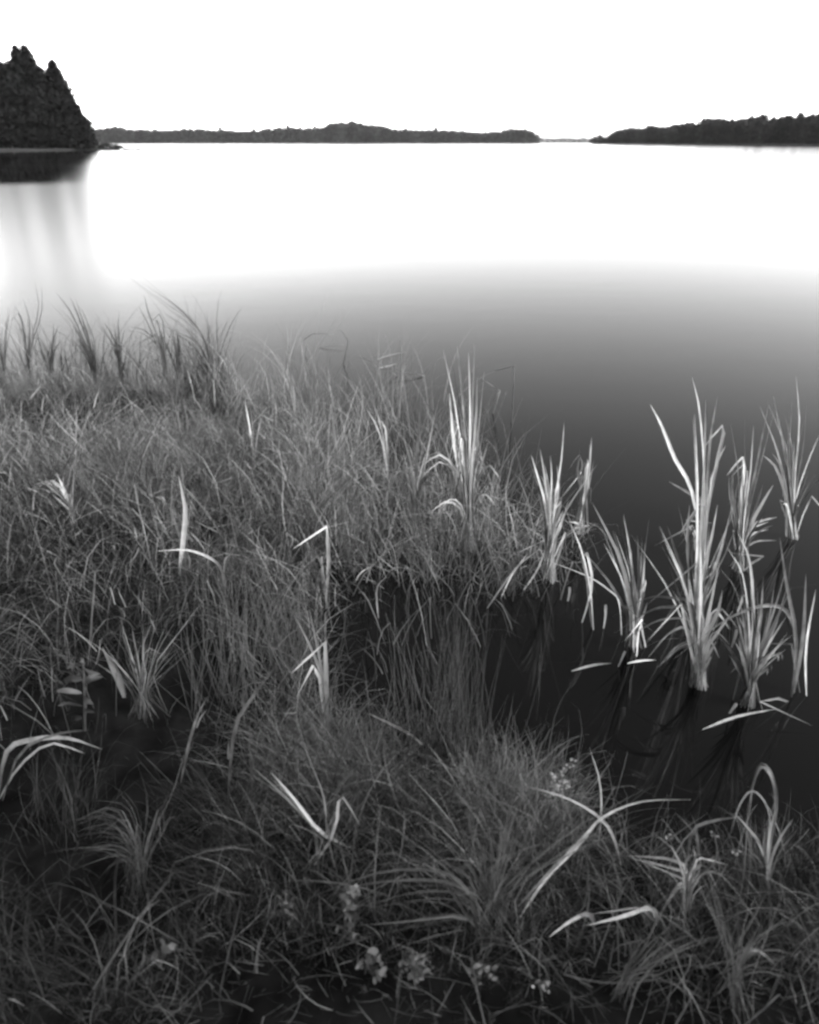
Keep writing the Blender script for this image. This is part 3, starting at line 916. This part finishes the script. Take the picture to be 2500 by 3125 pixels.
plant('sedge_tussock', 'tussock whose blades arch to the left in the dark lower left', 'sedge', (425, 2720),
      [[(400, 2560), (340, 2465), (217, 2514)], [(420, 2550), (380, 2458), (280, 2442)], [(400, 2600), (330, 2570), (262, 2585)], [(410, 2560), (330, 2490), (240, 2480)],
       [(430, 2560), (400, 2440), (310, 2380)], [(440, 2560), (450, 2440), (420, 2330)], [(450, 2580), (490, 2460), (500, 2360)], [(425, 2600), (360, 2500), (270, 2470)],
       [(415, 2590), (330, 2540), (200, 2560)]], 3.5, M_green, fan=2, jit=.18)
plant('grass_tuft', 'sparse thin stalks fanning out at the dark bottom left corner', 'grass tuft', (355, 3010),
      [{'p': [(360, 2900), (440, 2780), (535, 2660)], 'w': 4}, {'p': [(352, 2880), (350, 2700), (372, 2560)], 'w': 5}, {'p': [(370, 2920), (500, 2790), (640, 2720)], 'w': 4}, {'p': [(340, 2900), (300, 2750), (250, 2640)], 'w': 4}], 4, M_green)
plant('fallen_stalk', 'curved fallen stalk lying on dark ground at the lower left', 'stalk', (425, 2762), [{'p': [(470, 2776), (530, 2782), (612, 2770)], 'w': 6, 'dy': -.02}], sink=.0)
plant('fallen_stalk', 'bright jointed stalk slanting down right of the folded reed', 'stalk', (1290, 2275), [{'p': [(1250, 2240), (1190, 2208), (1125, 2177)], 'w': 12, 'mat': M_dry, 'dy': -.1}])
plant('fallen_stalk', 'pale stalk slanting up right in the centre foreground', 'stalk', (1165, 2395), [{'p': [(1200, 2360), (1270, 2308)], 'w': 7, 'mat': M_dry}])

# foreground, centre
plant('sedge_tussock', 'pair of broad bright blades leaning left, lower centre', 'sedge', (1010, 2620),
      [{'p': [(960, 2530), (880, 2440), (768, 2365)], 'w': 13}, {'p': [(980, 2540), (900, 2440), (825, 2355)], 'w': 10}, [(1000, 2540), (990, 2440), (960, 2350)], [(1020, 2540), (1040, 2430), (1030, 2330)]], 8, fan=1)
plant('sedge_tussock', 'big tussock with wide blades sweeping left across the bottom centre', 'sedge', (1467, 2860),
      [{'p': [(1430, 2720), (1340, 2660), (1150, 2665), (920, 2750)], 'w': 10}, {'p': [(1440, 2740), (1350, 2690), (1180, 2690), (1000, 2720)], 'w': 11},
       {'p': [(1450, 2720), (1380, 2645), (1250, 2630), (1080, 2650)], 'w': 8}, {'p': [(1440, 2760), (1360, 2720), (1230, 2730), (1120, 2770)], 'w': 9}, {'p': [(1420, 2800), (1250, 2812), (1085, 2825)], 'w': 9},
       {'p': [(1450, 2780), (1400, 2720), (1330, 2600)], 'w': 9}, {'p': [(1430, 2800), (1390, 2740), (1360, 2700)], 'w': 10}], 5, M_green, fan=1, thin=.6, jit=.14)
plant('sedge_tussock', 'upright feathery pale tussock above the big sweeping tussock', 'sedge', (1500, 2800),
      [[(1480, 2700), (1440, 2550), (1420, 2400)], [(1510, 2700), (1540, 2560), (1565, 2400)], [(1515, 2700), (1550, 2600), (1580, 2450)], [(1495, 2700), (1490, 2550), (1470, 2420)],
       [(1515, 2690), (1560, 2520), (1610, 2370)], [(1505, 2690), (1530, 2530), (1530, 2390)], [(1518, 2680), (1570, 2560), (1625, 2420)], [(1500, 2690), (1500, 2520), (1520, 2360)]], 2.4, M_green, fan=4, thin=1., jit=.25, bj=.055)
plant('reed_stalk', 'pair of long pale stalks slanting up right from the centre bottom', 'stalk', (1530, 2830),
      [{'p': [(1650, 2690), (1780, 2558), (1843, 2492), (1960, 2446), (2110, 2440)], 'w': 9, 'dy': .25}, {'p': [(1660, 2690), (1750, 2600), (1810, 2535)], 'w': 8, 'dy': .22}, {'p': [(1600, 2760), (1680, 2680), (1740, 2620)], 'w': 8, 'dy': .2}], 9)
plant('reed_leaf', 'dim leaf arching up left across the pair of long stalks', 'reed', (1895, 2640), [{'p': [(1878, 2570), (1838, 2502), (1740, 2440), (1605, 2398)], 'w': 8}])
plant('reed_leaf', 'faint upright blade rising from the crossing of the long stalks', 'reed', (1838, 2590), [{'p': [(1835, 2490), (1830, 2381), (1798, 2280)], 'w': 8}])

# the seed head
t = tag(empty('seed_head_stalk', root_at(1800, 2640)), 'thin stalk with a lumpy seed head over dark water, lower right', 'stalk')
b = Vector(t.location)
q = lambda px, py: at_y(px, py, b.y) - b
new_obj('stem', stem_mesh([Vector((0, 0, -.02)), q(1745, 2510), q(1710, 2430), q(1700, 2400)], .0022, .0012, False), M_stem, t)
branches = [[(1700, 2405), (1712, 2370), (1730, 2345), (1752, 2320)], [(1705, 2410), (1692, 2385), (1686, 2360)], [(1712, 2420), (1722, 2400), (1730, 2385)], [(1700, 2415), (1685, 2415), (1672, 2425)]]
for br in branches:
    new_obj('branch', stem_mesh([q(*p) for p in br], .0012, .0007, False, 5, 4), M_stem, t)
ico = [(0, 0, 1), (.9, 0, .2), (.28, .85, .2), (-.72, .53, .2), (-.72, -.53, .2), (.28, -.85, .2), (0, 0, -1)]
icf = [(0, i, i % 5 + 1) for i in range(1, 6)] + [(6, i % 5 + 1, i) for i in range(1, 6)]
seed_me = mesh_py('seed', [Vector(v) * .0042 for v in ico], icf)
seed_me.materials.append(M_reed)
for br in branches:
    C = catmull([q(*p) for p in br], 14)
    for c in C:
        for _ in range(2):
            o = new_obj('seed', seed_me, None, t)
            o.location = c + Vector((random.gauss(0, .004), random.gauss(0, .004), random.gauss(0, .004)))
            o.scale = [random.uniform(.5, .9)] * 3

# foreground, right
plant('reed_clump', 'reed at the lower right edge with one leaf folded over downward', 'reed', (2352, 2720),
      [{'p': [(2348, 2600), (2368, 2470), (2360, 2380), (2325, 2340), (2298, 2400), (2285, 2505)], 'w': 10, 'dy': .05}, [(2345, 2620), (2350, 2540), (2368, 2470)], [(2340, 2640), (2330, 2580), (2340, 2520)],
       [(2350, 2640), (2380, 2560), (2420, 2500)], [(2345, 2650), (2310, 2560), (2240, 2480)]], 9, fan=1)
plant('reed_leaf', 'pale leaf arching to the right over the lower right bank', 'reed', (2085, 2640), [{'p': [(2112, 2540), (2180, 2505), (2268, 2492)], 'w': 10}])
plant('sedge_tussock', 'straggly plant with two long leaves pointing left on the right bank', 'sedge', (2095, 2790),
      [{'p': [(2098, 2660), (2040, 2622), (1915, 2612)], 'w': 10, 'dy': .05}, {'p': [(2105, 2680), (2020, 2642), (1918, 2618)], 'w': 8, 'dy': 0.}, [(2110, 2650), (2130, 2560), (2060, 2480)], [(2110, 2680), (2150, 2640), (2192, 2720)],
       [(2100, 2680), (2130, 2620), (2220, 2640)], [(2090, 2720), (2070, 2700), (2015, 2790)], [(2105, 2700), (2125, 2640), (2115, 2580)], [(2090, 2700), (2060, 2600), (1990, 2540)]], 7, fan=1)
plant('broad_blade', 'pair of bright blades lying level on the right bank', 'leaf', (2010, 2815),
      [{'p': [(1990, 2772), (1900, 2797), (1784, 2826)], 'w': 15, 'yaw': .1, 'dy': -.12, 'mat': M_dry}, {'p': [(1960, 2775), (1880, 2780), (1800, 2790)], 'w': 9, 'dy': -.1}])
plant('broad_blade', 'bright blade tip pointing left, left of the level pair', 'leaf', (1830, 2800), [{'p': [(1800, 2790), (1740, 2812), (1676, 2860)], 'w': 14, 'yaw': .1, 'dy': -.12, 'mat': M_dry}])
plant('sedge_tussock', 'swath of dim blades combed to the upper right, bottom right', 'sedge', (1870, 3020),
      [[(1950, 2930), (2050, 2860), (2150, 2830)], [(1970, 2950), (2080, 2900), (2220, 2850)], [(1960, 2900), (2010, 2800), (2060, 2720)], [(1940, 2940), (2000, 2870), (2100, 2800)],
       [(1960, 2960), (2060, 2930), (2180, 2900)], [(1980, 2960), (2100, 2880), (2260, 2860)], [(1950, 2950), (2040, 2880), (2120, 2850)]], 4.5, M_green, fan=2, spread=.08, jit=.16)
plant('sedge_tussock', 'dim tussock with one bright blade at the bottom right corner', 'sedge', (2240, 3060),
      [{'p': [(2260, 2940), (2310, 2900), (2372, 2950)], 'w': 10, 'mat': M_reed}, [(2250, 2900), (2300, 2800), (2330, 2700)], [(2230, 2900), (2180, 2790), (2150, 2700)], [(2260, 2920), (2340, 2840), (2440, 2800)],
       [(2245, 2900), (2250, 2780), (2240, 2660)], [(2260, 2940), (2350, 2900), (2450, 2920)]], 4, M_green, fan=2, spread=.08, jit=.16)
for lab, base, pts in (('thin flower stalk with a tiny bud, left one on the right bank', (2075, 2700), [(2062, 2620), (2040, 2552)]),
                       ('thin flower stalk with a tiny bud, middle one on the right bank', (2200, 2740), [(2195, 2640), (2180, 2545)]),
                       ('thin flower stalk with a tiny bud near the right edge', (2262, 2760), [(2255, 2680), (2246, 2600)])):
    t = plant('flower_stalk', lab, 'stalk', base, [], stems=[{'p': pts, 'r': 1.4, 'r1': .9, 'kink': False}])
    b = Vector(t.location)
    for _ in range(4):
        o = new_obj('bud', seed_me, None, t)
        o.location = at_y(pts[-1][0] + random.uniform(-12, 12), pts[-1][1] + random.uniform(-9, 9), b.y) - b
        o.scale = (.75, .75, .75)


def rosette(name, label, centre, leaves, zup=.05, size=.03, mat=None):
    """low plant of rounded leaves: each leaf (dx, dy in picture px, size factor)"""
    b = root_at(*centre)
    t = tag(empty(name, b), label, 'plant')
    more = [(dx + random.uniform(-24, 24), dyp + random.uniform(-24, 24), k * random.uniform(.45, .75)) for dx, dyp, k in leaves for _ in range(2)]
    for dx, dyp, k in [(a, c, k * .8) for a, c, k in leaves] + more:
        p = at_y(centre[0] + dx, centre[1] + dyp, b.y - .03) - b
        d = Vector((random.uniform(-1, 1), random.uniform(-1, .2), random.uniform(-.2, .5))).normalized() * size * k
        new_obj('leaf', leaf_mesh([p - d * .5, p + Vector((0, 0, .004)), p + d * .5], size * k * .85, prof='ovate', yaw=random.uniform(-.5, .5), twist=.1, segs=6), mat or M_broad, t)
        new_obj('stem', stem_mesh([Vector((random.uniform(-.01, .01), random.uniform(-.01, .01), -.01)), p * .6 + Vector((0, .01, 0)), p - d * .5], .0012, .0009, False, 4, 4), M_stem, t)
    return t


rosette('broadleaf_plant', 'upright plant with rounded pale leaves under the sweeping tussock', (1072, 2860),
        [(0, -140, 1.1), (-22, -120, 1.0), (22, -128, .9), (5, -95, 1.2), (-15, -80, .9), (15, -60, 1.1), (-5, -35, 1.0), (-20, -10, .8), (10, 0, .8)], size=.022)
rosette('broadleaf_plant', 'small dim leafy plant left of the rounded pale plant', (870, 2790), [(0, -30, 1), (-18, -50, .8), (25, -45, .8), (5, -5, .9), (30, 10, .9), (15, 40, .8), (-30, 0, .7)], size=.017)
rosette('broadleaf_plant', 'round pale lobed leaf at the bottom edge, centre left', (1125, 2960), [(0, -30, 1.3), (-22, -20, 1.0), (22, -32, .9), (45, 5, 1.0), (30, 20, 1.1)], size=.022)
rosette('broadleaf_plant', 'cluster of small round leaves at the bottom centre', (1275, 2965), [(0, -40, 1), (-20, -25, 1), (22, -30, 1), (-35, -5, .9), (0, -5, 1.1), (28, 0, .9), (-20, 18, .9), (10, 25, .8)], size=.02)
rosette('broadleaf_plant', 'tiny bright white leaves at the bottom edge, right of centre', (1655, 3010), [(-10, -12, .9), (12, -6, .8), (2, 6, .7)], size=.016, mat=M_reed)
rosette('broadleaf_plant', 'ragged pale leaf scraps on the ground at the bottom left', (490, 2930), [(-20, 0, 1.2), (15, -30, 1.2), (35, -40, .9), (-35, 10, .9)], size=.024)
rosette('broadleaf_plant', 'small leafy weed among straw at the bottom right of centre', (1460, 2970), [(0, -20, 1), (-30, -5, .9), (30, -10, .9), (50, 20, .8), (-10, 20, .8)], size=.02)

# ------------------------------------------------------------------ uncountable fine grass
def grass(name, label, zones, mat, cat='grass'):
    """zones: (picture polygon, count, length, width mm, lean, droop, tone range, clump, azimuth bias)"""
    VV, FF, LS, TT = [], [], [], []
    vb = fb = 0
    S = 6
    for z in zones:
        P = np.array([[at(a, b).x, at(a, b).y] for a, b in z['poly']])
        n = z['n']
        lo, hi = P.min(0), P.max(0)
        pts = np.zeros((0, 2))
        nt_ = max(8, int(n / z.get('per', 45)))
        while len(pts) < nt_:
            q_ = rng.uniform(lo, hi, (nt_ * 2, 2))
            sd = poly_sd(q_[:, 0], q_[:, 1], P)
            dens = np.clip((vnoise(q_[:, 0] + 3, q_[:, 1] + 7, 1.7) - z.get('gap', .25)) * 3, 0.02, 1)
            q_ = q_[(sd > 0) & (rng.random(len(q_)) < dens)]
            pts = np.concatenate([pts, q_])
        pts = pts[:nt_]
        k = rng.integers(0, nt_, n)
        root = pts[k] + rng.normal(0, z.get('clump', .045), (n, 2))
        taz = rng.uniform(0, 2 * np.pi, nt_)
        ttone = rng.random(nt_)
        tlen = rng.uniform(.5, 1.25, nt_)
        bx, by = z.get('bias', (0, 0))
        off = root - pts[k]
        tl, jt, rd = z.get('tl', .5), z.get('jit', .7), z.get('rad', 12)
        dx = np.cos(taz[k]) * tl + rng.normal(0, jt, n) + off[:, 0] * rd + bx
        dy = np.sin(taz[k]) * tl + rng.normal(0, jt, n) + off[:, 1] * rd + by
        m_ = np.hypot(dx, dy) + 1e-9
        dx, dy = dx / m_, dy / m_
        L = z['len'] * tlen[k] * rng.uniform(.55, 1.1, n)
        th0 = np.abs(rng.normal(z['lean'], z['lean'] * .5, n))
        kap = np.abs(rng.normal(z['droop'], z['droop'] * .55, n))
        zr = np.maximum(ground_z(root[:, 0], root[:, 1]), -0.03) - .01 + z.get('lift', 0.) * rng.random(n)
        C = np.zeros((n, S, 3))
        C[:, 0] = np.stack([root[:, 0], root[:, 1], zr], 1)
        kst = np.where(rng.random(n) < z.get('kink', .22), rng.integers(2, S, n), 99)
        kan = rng.uniform(.6, 1.9, n)
        wob = rng.normal(0, .16, n)
        for s in range(1, S):
            u = (s - .5) / (S - 1)
            th = np.minimum(th0 + kap * u ** 1.6 + np.where(s >= kst, kan, 0), 2.75)
            ds = L / (S - 1)
            cw, sw = np.cos(wob), np.sin(wob)
            dx, dy = dx * cw - dy * sw, dx * sw + dy * cw
            C[:, s] = C[:, s - 1] + np.stack([dx * np.sin(th) * ds, dy * np.sin(th) * ds, np.cos(th) * ds], 1)
        a = rng.uniform(-1.2, 1.2, n) + np.arctan2(dx, -dy)
        sx_, sy_ = np.cos(a), np.sin(a)
        w = z['w'] / 1000 * rng.uniform(.6, 1.3, n) * .5
        prof = np.array([.8, 1, .95, .8, .5, 0.06])
        off3 = np.stack([sx_, sy_, np.zeros(n)], 1)[:, None, :] * (w[:, None] * prof[None, :])[:, :, None]
        V = np.stack([C - off3, C + off3], 2).reshape(n, S * 2, 3)
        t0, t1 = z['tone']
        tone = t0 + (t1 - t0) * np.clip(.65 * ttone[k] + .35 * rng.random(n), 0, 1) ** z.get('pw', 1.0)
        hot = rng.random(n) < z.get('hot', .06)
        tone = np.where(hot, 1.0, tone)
        base = vb + np.arange(n)[:, None] * (S * 2)
        f = []
        for s in range(S - 1):
            f.append(np.stack([base[:, 0] + 2 * s, base[:, 0] + 2 * s + 1, base[:, 0] + 2 * s + 3, base[:, 0] + 2 * s + 2], 1))
        f = np.stack(f, 1).reshape(-1)
        VV.append(V.reshape(-1, 3)); FF.append(f); TT.append(np.repeat(tone, S * 2))
        vb += n * S * 2
    F = np.concatenate(FF)
    me = mesh_np(name, np.concatenate(VV), F, np.arange(len(F) // 4) * 4, np.concatenate(TT))
    return tag(new_obj(name, me, mat), label, cat, kind='stuff')


COMB = dict(tl=1.2, jit=.5, rad=2)
LOOSE = dict(tl=.9, jit=.8, rad=0, clump=.07)
EDGE = [(-500, 1184), (640, 1184), (790, 1310), (1000, 1420), (900, 1480), (-500, 1420)]
UPPER = [(-500, 1400), (640, 1400), (1000, 1440), (1150, 1520), (900, 1620), (-500, 1620)]
FAR = [(-500, 1300), (640, 1300), (1000, 1440), (1180, 1540), (1090, 1680), (800, 1790), (-500, 1850)]
LOWER = [(-500, 1580), (900, 1580), (1100, 1600), (1080, 1680), (800, 1800), (-500, 1850)]
MID = [(-500, 1800), (800, 1760), (900, 1950), (900, 2120), (960, 2290), (800, 2500), (-500, 2550)]
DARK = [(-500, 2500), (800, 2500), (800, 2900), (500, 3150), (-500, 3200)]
TIP = [(900, 1540), (1250, 1560), (1500, 1640), (1690, 1750), (1600, 1800), (1350, 1760), (1090, 1745), (960, 1840), (850, 1800)]
RIGHT = [(1700, 2560), (1900, 2630), (2200, 2660), (2700, 2600), (2700, 3200), (1700, 3200)]
CENTRE = [(780, 2300), (1000, 2290), (1250, 2390), (1700, 2540), (1700, 2850), (900, 2800), (760, 2500)]
BOTTOM = [(700, 2750), (1700, 2860), (1700, 3220), (300, 3220), (500, 2950)]
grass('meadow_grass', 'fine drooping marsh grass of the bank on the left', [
    # soft hair-fine layer, pale towards the lake
    dict(poly=EDGE, n=9000, len=.30, w=1.9, lean=.4, droop=1.6, tone=(.0, .6), gap=.1, pw=1.6, **COMB),
    dict(poly=UPPER, n=8000, len=.42, w=1.6, lean=.4, droop=1.9, tone=(.0, .85), gap=.25, pw=1.6, **COMB),
    dict(poly=LOWER, n=3200, len=.42, w=1.6, lean=.35, droop=1.6, tone=(.0, .4), gap=.35, pw=2.0, **COMB),
    # ragged sedge of mixed widths
    dict(poly=EDGE, n=1000, len=.40, w=4.2, lean=.4, droop=1.5, tone=(.0, .8), gap=.2, per=10, pw=1.6, **LOOSE),
    dict(poly=UPPER, n=1700, len=.48, w=4.0, lean=.45, droop=1.7, tone=(.0, 1.), gap=.28, per=9, hot=.12, pw=1.7, **LOOSE),
    dict(poly=LOWER, n=1100, len=.50, w=3.6, lean=.35, droop=1.5, tone=(.0, .8), gap=.3, per=9, hot=.08, pw=2.0, **LOOSE),
    # pale bowed blades and snapped straws over it
    dict(poly=FAR, n=1100, len=.42, w=3.6, lean=.7, droop=2.4, tone=(.6, 1.), gap=.2, per=3, hot=.5, **LOOSE),
    dict(poly=FAR, n=420, len=.14, w=4.6, lean=1.15, droop=.3, tone=(.8, 1.), gap=.2, per=2, hot=.4, lift=.30, kink=0),
    # middle left
    dict(poly=MID, n=3000, len=.32, w=1.5, lean=.4, droop=1.6, tone=(.0, .4), gap=.30, pw=2.0, **COMB),
    dict(poly=MID, n=1100, len=.36, w=2.7, lean=.45, droop=1.5, tone=(.0, .9), gap=.3, per=5, hot=.08, pw=2.0, **LOOSE),
    dict(poly=MID, n=170, len=.10, w=3.2, lean=1.1, droop=.3, tone=(.5, 1.), gap=.2, per=2, hot=.2, lift=.18, kink=0),
    # dark lower left, its shade put into darker blade tones
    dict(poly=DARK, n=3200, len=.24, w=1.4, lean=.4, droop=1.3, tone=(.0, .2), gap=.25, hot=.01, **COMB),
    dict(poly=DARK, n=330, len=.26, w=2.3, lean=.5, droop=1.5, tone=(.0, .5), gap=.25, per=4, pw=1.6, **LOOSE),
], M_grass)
grass('shore_grass', 'ragged pale grass standing in the shallow water along the edge of the bank', [
    dict(poly=TIP, n=760, len=.50, w=2.0, lean=.18, droop=.6, tone=(.0, .6), gap=.25, hot=.08, pw=1.6, per=7, clump=.10, tl=.9, jit=.8, rad=0),
    dict(poly=TIP, n=560, len=.52, w=4.2, lean=.45, droop=1.6, tone=(.1, 1.), gap=.2, hot=.25, per=4, pw=1.3, clump=.12, tl=.9, jit=.8, rad=0),
    dict(poly=TIP, n=260, len=.20, w=4.0, lean=1.1, droop=.4, tone=(.5, 1.), gap=.2, hot=.4, per=2, lift=.28, kink=0),
    # fringe out in the water
    dict(poly=[(560, 1120), (820, 1230), (1120, 1400), (1450, 1560), (1760, 1720), (1700, 1800), (1400, 1680), (900, 1400), (600, 1200)], n=1000, len=.50, w=3.0, lean=.3, droop=1.0, tone=(.0, .9), gap=.3, per=7, hot=.1, pw=1.4, **LOOSE),
    dict(poly=[(-300, 1120), (640, 1120), (700, 1190), (-300, 1190)], n=900, len=.62, w=4.0, lean=.3, droop=.8, tone=(.0, .12), gap=.3, per=14, hot=.02, **LOOSE),
    # wispy tall blades far out
    dict(poly=[(700, 1190), (1000, 1180), (1350, 1220), (1550, 1330), (1500, 1500), (1200, 1480), (900, 1350)], n=460, len=.56, w=2.8, lean=.22, droop=.9, tone=(.0, .8), gap=.3, per=6, hot=.05, **LOOSE),
    # a few stems standing in the bay itself
    dict(poly=[(960, 1760), (1640, 1790), (1560, 1900), (1350, 2050), (1100, 2200), (960, 2100)], n=80, len=.38, w=2.6, lean=.35, droop=1.1, tone=(.0, .8), gap=.2, per=2, hot=.1, **LOOSE),
    # along the inner edge of the bay
    dict(poly=[(850, 1820), (960, 1820), (930, 2000), (960, 2180), (1040, 2280), (900, 2300), (830, 2050)], n=420, len=.34, w=2.2, lean=.45, droop=1.2, tone=(.0, .7), gap=.25, per=7, pw=1.8, **LOOSE),
], M_grass)
grass('bank_grass', 'soft grass mounds along the near bank in the foreground', [
    dict(poly=[(860, 2280), (1050, 2290), (1230, 2370), (1200, 2480), (950, 2480), (840, 2400)], n=2000, len=.26, w=1.3, lean=.5, droop=1.9, tone=(.0, .9), gap=.15, per=30, **LOOSE),
    dict(poly=[(780, 2450), (1250, 2450), (1300, 2700), (900, 2740), (750, 2600)], n=1300, len=.24, w=1.3, lean=.45, droop=1.4, tone=(.0, .4), gap=.35, pw=1.8, **COMB),
    dict(poly=[(1400, 2430), (1500, 2440), (1680, 2520), (1650, 2620), (1450, 2580)], n=1600, len=.26, w=1.3, lean=.4, droop=1.7, tone=(.0, .9), gap=.15, per=30, **LOOSE),
    dict(poly=[(1250, 2500), (1700, 2600), (1700, 2850), (1400, 2850), (1250, 2650)], n=1200, len=.22, w=1.3, lean=.4, droop=1.2, tone=(.0, .4), gap=.33, pw=1.8, **COMB),
    dict(poly=RIGHT, n=1700, len=.17, w=1.2, lean=.45, droop=1.3, tone=(.0, .35), gap=.38, pw=1.8, **COMB),
    dict(poly=RIGHT, n=420, len=.24, w=2.5, lean=.55, droop=1.5, tone=(.0, .9), gap=.25, per=4, pw=1.7, **LOOSE),
    dict(poly=CENTRE, n=620, len=.27, w=2.5, lean=.5, droop=1.6, tone=(.0, 1.), gap=.25, per=5, pw=1.7, **LOOSE),
    dict(poly=BOTTOM, n=2600, len=.09, w=1.2, lean=.5, droop=1.0, tone=(.0, .4), gap=.25, pw=1.6, **COMB),
    dict(poly=BOTTOM, n=170, len=.16, w=2.5, lean=.7, droop=1.5, tone=(.0, .9), gap=.2, per=3, pw=1.5, **LOOSE),
], M_grass)
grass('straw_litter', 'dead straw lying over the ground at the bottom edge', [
    dict(poly=[(400, 2850), (1700, 2860), (2600, 2800), (2600, 3300), (300, 3300)], n=4200, len=.11, w=1.5, lean=1.45, droop=.12, tone=(.0, .9), gap=.15, clump=.1, per=12, pw=2.0, kink=.1),
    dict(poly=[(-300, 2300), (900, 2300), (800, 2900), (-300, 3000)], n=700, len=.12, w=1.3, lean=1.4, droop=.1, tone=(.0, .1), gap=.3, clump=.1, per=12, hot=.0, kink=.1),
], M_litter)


def rush_clump(name, label, base, n, hpx, spread_m, lean):
    """upright round stems of one rush plant, too fine to tell apart singly"""
    b = root_at(*base)
    t = tag(empty(name, b), label, 'rush')
    V, F = [], []
    for _ in range(n):
        a = random.uniform(0, 6.28); r = abs(random.gauss(0, spread_m))
        p0 = Vector((math.cos(a) * r, math.sin(a) * r * .6, -.02))
        top = at_y(base[0] + random.gauss(lean, 80), base[1] - hpx * random.uniform(.3, 1.08), b.y) - b
        top.y = p0.y * 2 + random.gauss(0, .04); top.x += p0.x * .6
        mid = p0.lerp(top, .5) + Vector((random.gauss(0, .012), random.gauss(0, .02), 0))
        C = catmull([p0, mid, top], 5)
        vb = len(V)
        for i, p in enumerate(C):
            rr = .0014 * (1 - .75 * i / 5)
            for j in range(3):
                V.append(p + Vector((math.cos(j * 2.09) * rr, math.sin(j * 2.09) * rr, 0)))
        for i in range(5):
            for j in range(3):
                k = (j + 1) % 3
                F.append((vb + i * 3 + j, vb + i * 3 + k, vb + i * 3 + 3 + k, vb + i * 3 + 3 + j))
    o = new_obj('stems', mesh_py('stems', V, F), M_stem, t)
    o['kind'] = 'stuff'
    return t


rush_clump('rush_clump', 'tall thin rush clump standing upright in front of the dark bay', (1420, 2380), 90, 620, .06, -30)
rush_clump('rush_clump', 'thin upright rushes at the upper left side of the dark bay', (860, 2050), 80, 420, .10, -10)
rush_clump('rush_clump', 'thin upright rushes right of the tall rush clump', (1300, 2330), 60, 420, .06, 0)
rush_clump('rush_clump', 'dark upright rushes at the left part of the grass tip above the bay', (1080, 1740), 60, 330, .08, 0)
rush_clump('rush_clump', 'dark upright rushes below the tallest pale reed clump', (1330, 1760), 60, 300, .09, 0)
rush_clump('rush_clump', 'dark upright rushes at the right end of the grass tip', (1560, 1800), 50, 280, .08, 10)
rush_clump('rush_clump', 'thin rushes in the middle of the grass left of the bay', (700, 2150), 70, 480, .12, -20)

# ------------------------------------------------------------------ haze over the lake
V = [(x, y, z) for z in (-3.5, 46.0) for (x, y) in ((-5400, -60), (5400, -60), (5400, 5900), (-5400, 5900))]
F = [(3, 2, 1, 0), (4, 5, 6, 7), (0, 1, 5, 4), (1, 2, 6, 5), (2, 3, 7, 6), (3, 0, 4, 7)]
mh, th, outh = mat_new('haze')
vol = th.nodes.new('ShaderNodeVolumePrincipled')
vol.inputs['Color'].default_value = grey(.9)
vol.inputs['Density'].default_value = 0.000028
th.links.new(vol.outputs[0], outh.inputs['Volume'])
tag(new_obj('haze', mesh_py('haze', V, F, False), mh), 'thin even haze over the lake', 'haze', kind='stuff')
